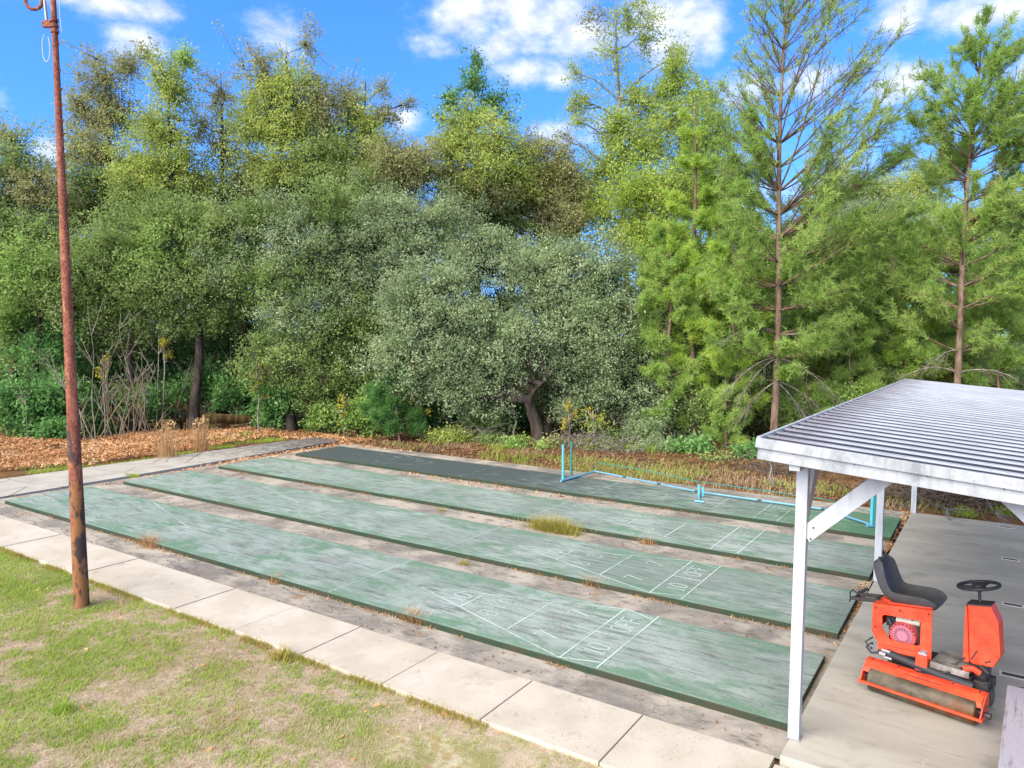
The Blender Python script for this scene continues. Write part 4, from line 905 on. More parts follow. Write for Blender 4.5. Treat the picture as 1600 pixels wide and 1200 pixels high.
def woods():
    g = 'oaks along the edge of the woods'
    T = lambda *a, **k: grow('oak_tree', *a, **k)
    # --- left side
    T('dark green oak filling the far left edge of the woods', 'tree', 20, 30, (20, 215), [(15,215,24,28,'leaf_brown',.7),(20,268,58,55),(62,305,56,48,'leaf_brown'),(-30,330,60,80),(50,380,80,60),(-5,430,60,70,'leaf_green'),(45,470,60,50)], seed=1, group=g)
    T('tall olive-brown oak just right of the rusty pole, its crown thinning at the top', 'tree', 175, 33, (165, 90), [(160,120,38,45,'leaf_brown',.7),(128,170,30,45,'leaf_brown',.8),(200,105,26,36,'leaf_brown',.6),(150,235,52,50,'leaf_brown'),(130,295,48,48),(188,180,34,40,'leaf_brown',.8),(228,88,22,24,'leaf_brown',.5)], kind='leaf_oak', seed=2, group=g, lai=1.9)
    T('yellow-olive oak with a bright crown between two brownish oaks on the left', 'tree', 262, 31, (268, 80), [(265,135,38,48),(288,90,22,32,'leaf_green',.8),(250,205,48,48),(282,262,56,48),(240,322,70,48,'leaf_oak'),(208,270,48,48)], kind='leaf_olive', seed=3, group=g, lai=1.9)
    T('thin brown oak with many bare twigs and see-through crown', 'tree', 352, 33, (345, 115), [(340,150,36,36,None,.55),(352,228,38,48,None,.6),(372,300,50,48,None,.8),(318,200,28,30,None,.5)], kind='leaf_brown', seed=4, group=g, lai=1.6, twig=1.6)
    T('tall yellow-green oak whose twin tops rise left of the wood centre', 'tree', 445, 32, (448, 85), [(408,115,36,46,'leaf_brown',.7),(452,135,48,46),(402,195,48,44),(462,200,58,48),(502,165,36,54,'leaf_brown',.75),(482,66,20,38,'leaf_brown',.4),(432,262,70,48),(502,262,58,48,'leaf_oak')], kind='leaf_olive', seed=5, group=g, lai=1.9)
    T('lime topped oak with wispy twigs standing left of the sky gap', 'tree', 566, 33, (572, 125), [(545,155,32,36,'leaf_brown',.7),(572,200,38,46),(598,140,14,26,'leaf_brown',.5),(640,163,20,12,'leaf_brown',.5),(542,245,48,48),(590,262,40,46,'leaf_oak')], kind='leaf_olive', seed=6, group=g, lai=1.9)
    T('broad grey-brown oak beneath the low notch in the treetops', 'tree', 650, 31, (645, 250), [(610,248,46,36),(655,262,52,46),(600,312,58,48,'leaf_grey'),(682,325,44,36,'leaf_grey',.8),(560,305,50,40,'leaf_oak')], kind='leaf_brown', seed=7, group=g, lai=1.9)
    grow('tulip_tree', 'slim tree with large glossy leaves, its tip standing above the middle oaks', 'tree', 742, 36, (744, 80), [(745,95,17,24),(740,130,32,24),(708,155,24,24),(770,155,30,30),(790,185,18,22,None,.7),(745,182,44,20),(690,185,20,20,None,.6)], kind='leaf_dark', bark='bark_grey', seed=8, lai=1.4, r0=.12, twig=1.4)
    T('rounded olive-brown oak directly below the slim glossy tree tip', 'tree', 745, 32, (745, 205), [(738,198,52,34),(708,225,44,34),(782,232,40,38),(750,262,66,38),(700,285,44,30,'leaf_brown',.8),(770,305,50,26,'leaf_brown',.7),(820,300,40,24,None,.6),(720,318,44,22,'leaf_grey',.6)], kind='leaf_olive', seed=9, group=g, lai=2.0)
    T('dark brownish oak with arching limbs right of the wood centre', 'tree', 850, 33, (856, 225), [(832,235,40,28),(872,260,44,42),(822,275,42,28,'leaf_olive'),(896,300,34,44),(850,330,30,26,None,.8),(890,350,44,36),(800,305,46,30),(770,335,50,30,'leaf_oak'),(835,290,46,30)], kind='leaf_brown', seed=10, group=g, lai=1.8, limb_k=.9)
    T('wide silver-green oak left of centre, behind the young bright pine', 'tree', 560, 29.5, (575, 330), [(520,330,70,50,'leaf_oak'),(580,372,70,58),(645,395,66,48),(500,420,70,58,'leaf_oak'),(562,452,70,58),(610,330,46,36)], kind='leaf_grey', seed=11, group=g, lai=1.9)
    T('grey leaved oak with forked limbs showing sky through its centre', 'tree', 712, 30, (720, 330), [(690,345,50,34,None,.8),(768,372,52,26,None,.8),(655,365,46,36),(722,398,58,34),(790,400,40,30),(730,345,30,20,None,.5)], kind='leaf_grey', seed=12, group=g, lai=1.8, limb_k=1.0)
    # --- silver oaks in front
    T('silver-leaved oak with a crooked twisted trunk arching over the litter', 'tree', 842, 26.6, None, [(640,462,48,38),(702,442,58,40),(662,522,68,48),(742,492,58,48),(622,560,48,46),(702,572,68,48),(770,562,58,48),(742,618,54,36),(655,605,46,34),(800,520,50,44),(690,490,40,30)], kind='leaf_grey', seed=13, group=g, lai=2.3, r0=.22,
      bend=[(838,655,0),(822,632,-.3),(828,612,-.4),(850,598,-.2),(862,588,.1),(845,560,.4),(790,520,.3),(730,480,.2)], limb_k=.8)
    T('dense silver-green oak dome standing right of the crooked silver oak', 'tree', 852, 27.6, (905, 430), [(880,412,58,38),(940,432,58,48),(852,472,58,48),(922,502,68,58),(982,482,48,48),(872,562,58,56),(962,562,58,56),(1010,560,48,56),(1040,622,48,38),(938,612,58,38),(832,422,46,38),(1000,640,50,34),(880,625,36,26,None,.6)], kind='leaf_grey', seed=14, group=g, lai=2.3, r0=.16)
    # --- lime tree
    grow('sweetgum_tree', 'tall lime-green tree with a sparse leggy top reaching the picture top', 'tree', 985, 33, (962, 0), [(930,32,24,28,'leaf_brown',.4),(985,25,40,34,'leaf_olive',.5),(960,80,38,38,'leaf_olive',.35),(1010,62,28,38,'leaf_olive',.4),(900,115,18,20,'leaf_olive',.5),(908,160,34,24,'leaf_olive',.6),(905,190,22,14,'leaf_olive',.6),(962,202,38,38,None,.9),(1000,160,44,44,None,.9),(1052,130,44,44,None,.8),(1010,230,58,48),(1060,190,44,48),(950,270,48,48),(1030,300,66,48),(995,360,60,44),(930,330,46,40),(1060,90,26,26,'leaf_olive',.5),(880,215,16,14,'leaf_brown',.4)], kind='leaf_lime', bark='bark_grey', seed=15, lai=1.7, r0=.17, twig=1.5)
    # --- left lower front masses
    T('bright green low oak at the left edge in front of the dark one', 'tree', 60, 27.5, (60, 420), [(35,425,66,48,'leaf_green'),(102,462,66,48),(15,505,58,56,'leaf_green'),(78,545,66,44,'leaf_dark'),(-30,470,50,60),(140,410,50,40)], kind='leaf_oak', seed=21, group=g, lai=2.0)
    T('spreading green oak behind the bare saplings, next to the pole', 'tree', 205, 28.5, (205, 390), [(182,385,78,48),(242,402,66,48,'leaf_green'),(152,455,66,46),(222,465,74,44),(170,520,66,34),(255,345,54,36)], kind='leaf_oak', seed=22, group=g, lai=1.9)
    T('leaning oak with a dark trunk and mossy grey twigs above the fallen logs', 'tree', 303, 28.5, (318, 360), [(302,352,66,46),(352,425,54,46,'leaf_grey',.6),(292,445,66,46),(340,495,54,36,None,.6),(262,500,46,34,None,.7),(360,350,44,36)], kind='leaf_oak', seed=23, group=g, lai=1.8, twig=2.0, r0=.2)
    T('dense grey-green oak wall reaching the ground left of the young pine', 'tree', 455, 28.5, (455, 380), [(402,342,58,48),(452,375,66,56,'leaf_grey'),(422,445,58,56),(475,485,66,56,'leaf_grey'),(432,552,56,50),(505,545,66,56),(482,612,56,40),(560,515,54,54),(545,592,54,44),(600,620,44,36,'leaf_dark'),(430,620,40,34,'leaf_dark')], kind='leaf_oak', seed=24, group=g, lai=2.2)
    T('sparse oak in the dim hollow behind the logs', 'tree', 390, 31, (385, 450), [(380,480,60,40),(340,560,50,36,'leaf_dark'),(250,570,66,40,'leaf_dark'),(170,590,60,40,'leaf_dark'),(300,610,60,34,'leaf_dark'),(395,610,40,40,'leaf_dark'),(120,600,50,40,'leaf_dark')], kind='leaf_oak', seed=25, group=g, lai=1.6)
    # --- right side
    pine('pine_tree', 'tall pine with grey drooping lower branches just left of the pavilion roof', 1208, 24.7, 1232, -70,
         [(-40,50,90,10,.5,1.1,.5),(10,66,110,14,.5,1.1,.5),(60,80,140,15,.5,1.05,.5),(115,92,165,16,.5,1.0,.48),(170,102,185,16,.5,.95,.45),(225,112,195,18,.7,.85,.28),(280,116,185,18,.85,.7,.2),(335,116,170,17,.95,.6,.15),(385,116,150,13,.9,.5,.15),(430,124,150,13,1,.4,.1),(475,124,150,12,1.1,.35,.1),(520,110,130,11,1.1,.3,.1),(560,80,100,8,1.0,.25,.15)],
         seed=1, r0=.12, bare=.30, dead=[(560,-1,1.9,1.1),(575,-1,1.5,1.4),(590,1,1.6,1.2),(565,1,2.0,1.5),(610,-1,1.3,1.3),(540,-1,2.1,.3),(600,1,1.0,1.4)], lift=.62, group='tall pines by the pavilion')
    pine('pine_tree', 'tall pine rising behind the pavilion roof near the right edge', 1487, 23.8, 1537, 15,
         [(45,26,44,9,.6,1.1,.3),(90,56,76,13,.8,1,.25),(140,84,105,16,.9,.9,.2),(180,95,115,17,.9,.85,.15),(220,100,125,17,1.0,.7,.1),(270,90,120,10,1.1),(325,100,120,10,1.1),(380,110,120,10,1.2),(430,110,120,9,1.2),(480,100,110,7,1.1),(530,80,90,5,.9)],
         seed=2, r0=.11, bare=.15, dead=[(575,-1,1.9,.2),(580,1,1.4,.15),(560,-1,1.0,.3)], lift=.55, group='tall pines by the pavilion')
    pine('pine_tree', 'bright green bushy pine between the lime tree and the tall pine', 1085, 27, 1085, 165,
         [(215,22,28,6,1.2),(260,34,38,8,1.3),(310,48,46,10,1.4),(360,60,50,11,1.4),(410,66,54,12,1.4),(460,66,56,12,1.4),(510,60,60,11,1.3),(560,54,56,9,1.2),(605,46,48,8,1.2),(645,36,38,6,1.1)], kind='needle_bright', seed=3, r0=.12, lift=.5)
    pine('pine_tree', 'pine with long pale branches standing behind the tall left pine', 1300, 29, 1305, 270,
         [(310,40,50,6,1),(350,60,70,8,1.1),(400,80,80,10,1.2),(450,90,90,10,1.3),(500,90,90,9,1.3),(550,70,80,7,1.1)], seed=4, r0=.11, lift=.4, bare=.1)
    pine('pine_tree', 'dense green pine filling the gap between the two tall pines', 1395, 27.5, 1398, 330,
         [(365,34,36,7,1.2),(405,60,60,10,1.3),(450,75,75,11,1.4),(500,80,80,11,1.4),(545,70,70,9,1.3)], seed=5, r0=.10, lift=.42)
    pine('pine_tree', 'pine at the right edge partly cut by the picture side', 1610, 26, 1606, 150,
         [(200,30,40,6,1.1),(250,50,60,8,1.2),(300,60,70,9,1.2),(350,75,80,10,1.3),(400,85,80,10,1.3),(450,90,80,10,1.3),(500,80,80,9,1.3),(550,60,60,6,1.2)], seed=6, r0=.13, lift=.45)
    pine('pine_tree', 'short yellowish pine with amber tips at the foot of the lime tree', 1150, 25.6, 1150, 370,
         [(405,36,40,7,1.2),(445,60,60,10,1.3),(490,72,70,10,1.3),(530,60,60,9,1.2),(570,52,52,8,1.2),(612,46,44,7,1.2)], kind='needle_bright', seed=7, r0=.07, lift=.4)
    pine('pine_tree', 'low pine peeping over the ridge of the metal roof', 1450, 27, 1450, 420, [(450,46,46,8,1.3),(490,62,62,9,1.3),(530,60,60,8,1.3),(565,50,50,6,1.2)], seed=8, r0=.07, lift=.4)
    pine('pine_sapling', 'young bright green pine beside the dark courts, in front of the oaks', 625, 26.2, 622, 545, [(575,16,16,5,1.2),(598,30,26,8,1.4),(622,44,34,9,1.5),(645,50,40,9,1.5),(662,46,42,7,1.3)], kind='needle_young', seed=9, r0=.035, L=.17, lift=.35, cat='pine sapling')
    T('pale grey oak with a thin hazy crown far back on the right', 'tree', 1355, 36, (1360, 330), [(1335,330,40,30,None,.6),(1380,345,50,40),(1300,380,60,40),(1420,400,60,40),(1250,400,60,40),(1360,420,70,50)], kind='leaf_grey', seed=26, lai=1.7, twig=1.6, group=g)
    T('olive oak far back behind the right edge pines', 'tree', 1540, 38, (1540, 330), [(1510,350,60,40),(1580,330,60,50),(1620,390,60,60),(1470,400,60,50),(1560,420,70,50)], kind='leaf_olive', seed=27, lai=1.7, group=g)
    T('green oak hidden low between the lime tree and the tall pine', 'tree', 1165, 33, (1170, 380), [(1130,400,60,40),(1190,410,60,46),(1240,450,60,46),(1120,470,60,46),(1190,500,66,46),(1260,520,60,46)], kind='leaf_green', seed=28, lai=1.8, group=g)
    T('shadowy understory oak behind the pavilion roof', 'tree', 1330, 31, (1330, 520), [(1290,560,60,36),(1350,570,60,36),(1420,560,60,36),(1240,590,50,34,'leaf_grey'),(1120,590,50,36,'leaf_grey'),(1500,560,60,36)], kind='leaf_oak', seed=29, lai=1.8, group=g)
    T('olive oak between the pole and the thin brown oak, filling the upper left', 'tree', 225, 34, (225, 250), [(110,330,56,44),(175,300,56,44),(235,270,52,40,'leaf_brown',.8),(300,310,56,44),(350,340,56,44,'leaf_brown'),(215,350,60,44,'leaf_green')], kind='leaf_oak', seed=37, group=g, lai=1.9)
    T('olive oak behind the twin topped tree, filling its lower crown', 'tree', 450, 35, (450, 250), [(400,290,50,44),(470,310,56,44,'leaf_brown'),(530,290,56,44),(580,300,50,40),(620,345,50,40,'leaf_brown',.8),(510,230,44,40,None,.7)], kind='leaf_olive', seed=38, group=g, lai=1.8)
    T('darker oak far behind the sky gap, between the rounded olive oak and the sweetgum', 'tree', 800, 38, (800, 280), [(745,300,50,36),(800,290,56,40),(860,285,56,40,'leaf_brown'),(910,310,50,44),(780,345,60,36),(850,350,60,40),(705,330,44,34)], kind='leaf_oak', seed=39, group=g, lai=1.8)
    T('hazy grey-green oak far back between the two tall pines, below the sky', 'tree', 1345, 40, (1345, 290), [(1300,320,56,40,'leaf_grey'),(1350,300,44,34,'leaf_grey',.7),(1395,310,56,44),(1440,290,50,50),(1270,370,50,40),(1340,365,60,40),(1410,370,60,40)], kind='leaf_olive', seed=50, group=g, lai=1.7)
    T('lime-green oak behind the tall left pine, left of its trunk', 'tree', 1110, 35, (1110, 200), [(1100,160,36,44,None,.8),(1125,215,40,44),(1085,230,40,44),(1140,275,40,40,None,.8),(1100,290,50,44),(1130,330,50,40)], kind='leaf_lime', seed=51, group=g, lai=1.6)
    # more crowns closing the wood behind the front row
    T('green oak closing the gap behind the first bare saplings', 'tree', 120, 31.5, (120, 420), [(90,400,70,44),(150,430,70,46,'leaf_green'),(100,520,66,46),(180,560,60,44),(30,580,70,44,'leaf_dark')], seed=30, group=g, lai=1.9)
    T('grey-green oak filling the middle left behind the leaning oak', 'tree', 345, 32, (345, 400), [(300,400,66,44),(380,400,60,44,'leaf_green'),(330,470,70,44,'leaf_grey'),(260,540,64,40),(400,540,60,44),(330,560,64,40)], seed=31, group=g, lai=1.9)
    T('olive-green oak packed behind the wide silver-green oak', 'tree', 560, 33, (560, 300), [(500,300,60,44),(560,350,60,44,'leaf_olive'),(620,420,66,50),(540,430,66,50),(640,490,60,50),(580,540,60,50),(660,570,54,44)], seed=32, group=g, lai=1.9)
    T('dim oak packed behind the silver dome and the crooked oak', 'tree', 800, 33, (800, 400), [(740,410,60,40),(810,420,60,44),(880,400,60,44),(780,480,66,50),(900,480,66,50),(840,560,66,50),(960,560,66,50),(740,600,60,44),(1040,560,56,50)], seed=33, group=g, lai=1.8)
    T('lime-green oak below the sweetgum, filling the slope right of the dome', 'tree', 1040, 31, (1040, 300), [(1000,300,56,44),(1060,310,56,50),(1010,380,60,50),(1070,390,60,50),(1030,450,56,46),(1090,460,60,50),(1080,530,56,44,'leaf_oak')], kind='leaf_lime', seed=34, group=g, lai=1.8)
    T('green oak behind the tall left pine, level with its middle branches', 'tree', 1240, 34, (1240, 360), [(1150,350,50,40),(1220,390,60,44),(1290,420,60,44,'leaf_olive'),(1170,440,60,44),(1250,480,60,44),(1330,480,60,44),(1140,530,56,44),(1210,560,60,40),(1280,590,60,36)], kind='leaf_green', seed=35, group=g, lai=1.7)
    T('green oak behind the roof ridge between the two tall pines', 'tree', 1430, 35, (1430, 380), [(1380,390,60,40),(1450,380,60,40,'leaf_olive'),(1520,410,60,44),(1400,460,60,44),(1480,480,60,44),(1560,480,60,44),(1440,540,60,44),(1350,540,60,44),(1540,560,60,40)], kind='leaf_green', seed=36, group=g, lai=1.7)
    pine('pine_tree', 'bushy green pine in front of the lime oak, left of the tall pine', 1045, 26.5, 1046, 330,
         [(370,26,30,7,1.3),(410,44,46,10,1.4),(455,58,60,12,1.5),(500,62,64,12,1.4),(545,56,58,10,1.3),(590,48,50,9,1.2),(632,40,42,7,1.2)], kind='needle_green', seed=10, r0=.08, lift=.45)
    pine('pine_sapling', 'low green pine seedling left of the tall pine trunk, over the dark shrub', 1135, 25.2, 1134, 590, [(615,26,24,7,1.2),(640,40,36,8,1.3),(665,42,38,7,1.2)], kind='needle_green', seed=11, r0=.03, lift=.3, cat='pine sapling')
    pine('pine_sapling', 'low green pine seedling right of the tall pine trunk', 1262, 25.0, 1262, 580, [(605,26,26,7,1.2),(630,38,38,8,1.2),(655,40,40,7,1.1)], kind='needle_green', seed=12, r0=.03, lift=.3, cat='pine sapling')
    pine('pine_tree', 'young pine behind the left slope of the metal roof', 1330, 26.2, 1331, 500, [(530,30,32,8,1.2),(565,44,46,9,1.3),(600,50,50,9,1.2)], kind='needle_green', seed=13, r0=.05, lift=.35)
    pine('pine_tree', 'young pine rising behind the roof ridge left of the right tall pine', 1420, 26.6, 1420, 480, [(510,30,32,8,1.2),(545,46,46,9,1.3),(580,50,50,9,1.2)], kind='needle_bright', seed=14, r0=.05, lift=.35)
    pine('pine_tree', 'bushy pine behind the roof at the right picture edge', 1565, 25.6, 1565, 440, [(470,36,36,8,1.2),(510,52,52,10,1.3),(555,60,60,10,1.3),(590,50,50,7,1.2)], kind='needle_green', seed=15, r0=.06, lift=.35)
    # slim dark trunks in the right-hand gap
    for i, (px, d, ty, lb) in enumerate(((1142, 28, 560, 'slim dark trunk left of the tall pine, upright'), (1316, 27, 520, 'slim dark forked trunk right of the tall pine'), (1344, 28.5, 500, 'slim dark straight trunk nearest the roof corner'), (1128, 30, 540, 'slim dark trunk farthest left in the right-hand gap'))):
        grow('young_oak', lb, 'young tree', px, d, (px + 3, ty), [(px - 12, ty + 10, 22, 18, None, .7), (px + 14, ty - 4, 24, 18, None, .7), (px + 2, ty - 22, 26, 18, None, .7)], kind='leaf_oak', seed=40 + i, lai=1.4, r0=.06, group='slim young oaks')
    # --- understory shrubs
    sh = [('dark glossy shrub at the far left edge of the woods',30,640,26.2,60,52,'leaf_dark'),('glossy shrub left of the pole, in front of the dark hollow',98,600,27.0,52,56,'leaf_dark'),('low glossy shrub touching the leaf litter left of the pole',75,668,25.8,44,24,'leaf_dark'),
          ('green shrub with broad leaves behind the pole',150,650,27.6,44,44,'leaf_dark'),('dim shrub behind the leftmost bare saplings',215,640,28.6,50,44,'leaf_dark'),('dim shrub behind the fallen logs',330,610,29.6,60,44,'leaf_dark'),
          ('dark shrub right of the fallen logs',420,640,29.0,40,40,'leaf_dark'),('low bright shrub at the end of the side path',505,650,28.2,34,26,'leaf_green'),('leafy shrub left of the young pine',560,645,27.6,36,34,'leaf_green'),
          ('small bright plant on the leaf litter in front of the crooked oak',806,694,25.2,17,15,'leaf_green'),('low weed beside the two teal uprights',850,704,24.6,14,9,'leaf_green'),('grey shrub under the silver dome oak',905,640,27.6,44,30,'leaf_grey'),
          ('grey-green shrub beneath the right end of the silver dome',1005,668,26.4,52,32,'leaf_grey'),('dark leafy shrub left of the tall pine trunk',1092,708,24.4,52,28,'leaf_dark'),('glossy dark shrub below the tall pine trunk',1164,708,23.6,48,27,'leaf_dark'),
          ('olive shrub right of the tall pine trunk',1262,650,25.6,50,40,'leaf_oak'),('green shrub along the left slope of the metal roof',1330,625,26.2,50,36,'leaf_green'),('green shrub behind the upper roof corner',1400,590,27.0,46,30,'leaf_oak'),
          ('twiggy shrub between crooked trunk and silver dome',760,655,27.4,46,28,'leaf_oak'),('dark shrub under the crooked oak',700,655,28.4,60,34,'leaf_dark'),('low shrub behind the young bright pine',650,640,28.2,44,40,'leaf_oak'),
          ('olive shrub under the low pine branches',1120,640,26.4,46,34,'leaf_oak'),('leafy shrub behind the slab under the roof',1225,700,24.4,34,22,'leaf_oak'),('shrub behind the roof at the right edge',1560,600,27.5,70,34,'leaf_oak'),('dim olive shrub behind the net frame',960,690,26.2,40,20,'leaf_oak'),
          ('grey undergrowth bush filling the gap left of the slim trunks',1075,655,27.8,56,46,'leaf_grey'),('green undergrowth bush between the slim trunks and the tall pine',1150,640,28.6,56,50,'leaf_oak'),('undergrowth bush right behind the tall pine trunk',1215,630,28.2,56,50,'leaf_oak'),
          ('undergrowth bush behind the slim forked trunk',1310,590,30,60,50,'leaf_olive'),('undergrowth bush far behind the roof ridge',1400,570,30,60,44,'leaf_oak'),('undergrowth bush behind the right tall pine trunk',1490,565,29,60,46,'leaf_olive'),
          ('brownish undergrowth bush behind the dome oak trunk',880,650,30,60,44,'leaf_brown'),('dark undergrowth bush behind the crooked trunk',800,650,30,60,44,'leaf_dark'),('dim undergrowth bush left behind the crooked oak',720,650,30.5,60,44,'leaf_oak'),
          ('undergrowth bush right of the dome oak',1030,650,29.5,50,44,'leaf_oak'),('low green weeds bush at the litter edge left of the net frame',985,708,24.8,26,10,'leaf_green'),('low olive scrub in the litter right of the young bright pine',705,682,26.4,44,14,'leaf_olive'),('low scrub of pale twigs and leaves before the crooked trunk',770,690,26.0,40,13,'leaf_oak'),
          ('low brownish scrub at the foot of the crooked silver oak',880,694,25.6,40,14,'leaf_brown'),('low olive scrub under the yellow-leaved bush',935,700,25.0,40,14,'leaf_olive'),('low grey scrub beneath the silver dome, nearest the courts',1020,700,25.2,50,18,'leaf_grey'),
          ('low dark scrub nearest the net cable, left of the roof corner',1120,728,23.2,46,14,'leaf_oak'),('low scrub at the litter edge below the low pine seedling',1060,718,24.0,40,12,'leaf_olive'),('dark trailing bush at the right of the litter',1235,722,23.4,40,18,'leaf_dark')]
    for i, (lb, px, py, d, rx, ry, kd) in enumerate(sh): shrub(lb, px, py, d, rx, ry, kd, 60 + i)
    for i, (lb, px, py, d, rx, ry) in enumerate((('yellow-leaved bush behind the teal uprights', 930, 662, 24.8, 24, 20), ('thin yellow vine stem left of the young pine', 538, 640, 27.0, 6, 18), ('thin yellow stem right of the young pine', 658, 628, 26.4, 6, 14),
                                                   ('yellow-green vine climbing a bare sapling', 405, 590, 27.4, 7, 26), ('yellow tipped vine among the bare saplings near the pole', 255, 545, 27.8, 6, 12), ('thin amber stem left of the yellow-leaved bush', 890, 650, 25.0, 6, 18), ('yellow weed low beside the pole', 160, 575, 27.2, 6, 14))):
        r = np.random.default_rng(100 + i); bl = [(px + r.normal() * rx * .8, py + (q / 6 - .5) * 2.2 * ry, rx * r.uniform(.2, .4), ry * r.uniform(.07, .14), None, r.uniform(.12, .3)) for q in range(7)]
        if i == 0: bl = [(px + r.normal() * rx * .6, py + r.normal() * ry * .5, rx * .4, ry * .3, 'leaf_yellow' if q % 2 else 'leaf_olive', .22) for q in range(9)]
        grow('yellow_shrub', lb, 'shrub', px, d, (px + r.uniform(-4, 4), py - ry), bl, 'bark_pale', 'leaf_yellow', .8, .018 if i else .03, 'yellow plants at the woods edge', 100 + i, twig=1.2, limb_k=.12)
woods()

# far wood behind the trees: one mass nobody could count
def far_woods():
    r = np.random.default_rng(77); c1 = Cloud(); c2 = Cloud(); tk = Cloud()
    for i in range(330):
        d = r.uniform(38, 62); px = r.uniform(-420, 2700); ytop = 430 + r.uniform(-30, 60) + (30 if 560 < px < 900 else 0)
        c = at(px, ytop + r.uniform(0, 150), d); c[2] = max(c[2], .8); R_ = r.uniform(1.2, 2.4); n = 620; u = rand_dirs(n, r) * r.uniform(0, 1, (n, 1)) ** .45 * R_ * [1.2, 1.2, .85]
        (c1 if r.uniform() < .6 else c2).quads(leaf_quads(c + u, .36, .2, r))
        if i % 2 == 0: b = G(px, d); tk.path(np.linspace(b, c, 4), np.linspace(.12, .05, 4), 6)
    tag(c1.build('far_woods', 'leaf_olive'), 'distant green woods seen between the nearer trunks', 'woods', kind='stuff')
    tag(c2.build('far_woods', 'leaf_grey'), 'distant grey-green woods seen between the nearer crowns', 'woods', kind='stuff'); tag(tk.build('far_trunks', 'bark_oak'), 'distant tree trunks deep inside the woods', 'woods', kind='stuff')
far_woods()

# ------------------------------------------------------------------ bare saplings, logs, brush
def saplings():
    L = [(135,688,112,610,'short bare sapling left of the pole'),(148,690,72,545,'bent bare sapling whose fork leans left behind the pole'),(150,690,140,500,'thin bare sapling almost hidden by the pole'),(165,690,160,545,'thin bare stem just right of the pole'),(178,688,140,590,'leaning bare stem among the thicket by the pole'),
         (196,686,158,560,'bare stem leaning left in the pale thicket'),(205,684,235,610,'bare stem leaning right in the pale thicket'),(212,682,190,490,'tall thin bare sapling left of the logs'),(228,680,222,555,'short forked bare sapling before the logs'),(232,678,196,575,'low bare stem leaning left before the logs'),
         (245,676,250,480,'tall forked bare sapling left of the logs'),(268,672,300,560,'crooked bare sapling in front of the log ends'),(336,670,320,545,'forked bare sapling right of the log ends'),(362,668,360,470,'tall bare sapling with wide fork beyond the logs'),(407,672,395,520,'bare sapling with yellow vine leaves'),(215,684,240,570,'slender bare stem crossing the thicket'),(185,688,205,600,'slender bare stem at the thicket foot'),
         (45,688,38,610,'grey bare stem before the far left shrub'),(805,690,803,628,'pale dead stub under the crooked oak'),(540,682,537,640,'thin grey stem with yellow leaves by the young pine')]
    r = np.random.default_rng(5)
    for i, (px, py, tx, ty, lb) in enumerate(L):
        b = onz(px, py, ZG); d = float((b - CAM) @ CF); e = at(tx, ty, d + r.uniform(-.3, .3)); R = Cloud(); t = np.linspace(0, 1, 9)[:, None]
        st = b + (e - b) * t + np.sin(t * r.uniform(6, 11) + r.uniform(0, 6)) * r.normal(size=3) * np.array([.06, .06, .0]) * t ** .5
        h = np.linalg.norm(e - b); R.path(st, np.linspace(.026 if i != 18 else .05, .008, 9), 6)
        if i != 18:
            for q in range(r.integers(3, 6)):
                k = r.integers(4, 8); dr = nrm(np.array([CR[0], CR[1], 0]) * r.choice([-1, 1]) * r.uniform(.4, 1) + np.array([0, 0, r.uniform(.7, 1.4)]) + r.normal(size=3) * .2); ln = h * r.uniform(.18, .42)
                sb = st[k] + dr * ln * np.linspace(0, 1, 5)[:, None] + np.array([0, 0, .10 * ln]) * np.linspace(0, 1, 5)[:, None] ** 2; R.path(sb, np.linspace(.014, .005, 5), 5)
                for w in range(3): kk = r.integers(1, 4); R.path(sb[kk] + nrm(dr + r.normal(size=3) * .6) * ln * .4 * np.linspace(0, 1, 3)[:, None], [.007, .005, .003], 4)
        o = R.build('bare_sapling', 'bark_pale', None, b, True); tag(o, lb, 'sapling', 'bare saplings before the logs')
    for i in range(26):
        px = r.normal(205, 42); tx = px + r.normal() * 34; ty = r.uniform(560, 640); lb = 'slender tan stem in the thicket of bare saplings right of the pole' if px > 128 else 'slender tan stem in the thin thicket left of the pole'
        b = onz(px, 688 - (px - 150) * .1 + r.uniform(-6, 3), ZG); d = float((b - CAM) @ CF); e = at(tx, ty, d + r.uniform(-.3, .3)); R = Cloud(); t = np.linspace(0, 1, 8)[:, None]; h = np.linalg.norm(e - b)
        st = b + (e - b) * t + np.sin(t * r.uniform(4, 9) + r.uniform(0, 6)) * r.normal(size=3) * np.array([.07, .07, 0]) * t ** .5; R.path(st, np.linspace(.018, .006, 8), 5)
        for q in range(4): k = r.integers(3, 7); R.path(st[k] + nrm(e - b + r.normal(size=3) * .9) * h * r.uniform(.15, .4) * np.linspace(0, 1, 4)[:, None], [.010, .008, .006, .004], 4)
        tag(R.build('bare_sapling', 'bark_tan', None, b, True), lb, 'sapling', 'bare saplings before the logs' if px > 128 else 'bare saplings left of the pole')
saplings()

def log(lb, p0, p1, r0, r1, stub=True):
    p0, p1 = np.array(p0), np.array(p1); R = empty('fallen_log', tuple(p0)); tag(R, lb, 'log', 'fallen logs'); q = p1 - p0
    b = MB(); t = np.linspace(0, 1, 8); b.tube([q * s + np.array([0, 0, .03 * math.sin(s * 7)]) for s in t], np.linspace(r0, r1, 8) * (1 + .08 * np.sin(t * 19)), 14); b.build('bark', 'log_bark', R, smooth=True)
    d = nrm(q); b = MB(); b.tube([-d * .012, d * .005], r0 * .9, 14); b.build('cut_end', 'log_end', R)
log('nearest fallen log with a pale sawn end among the bare saplings', onz(352, 663, .1), onz(275, 660, .1), .24, .2)
log('upper fallen log lying across the others behind the saplings', onz(318, 655, .42), onz(450, 656, .2), .2, .13)
log('short fallen log end lying low at the left of the pile', onz(262, 660, .2), onz(330, 650, .3), .13, .1)

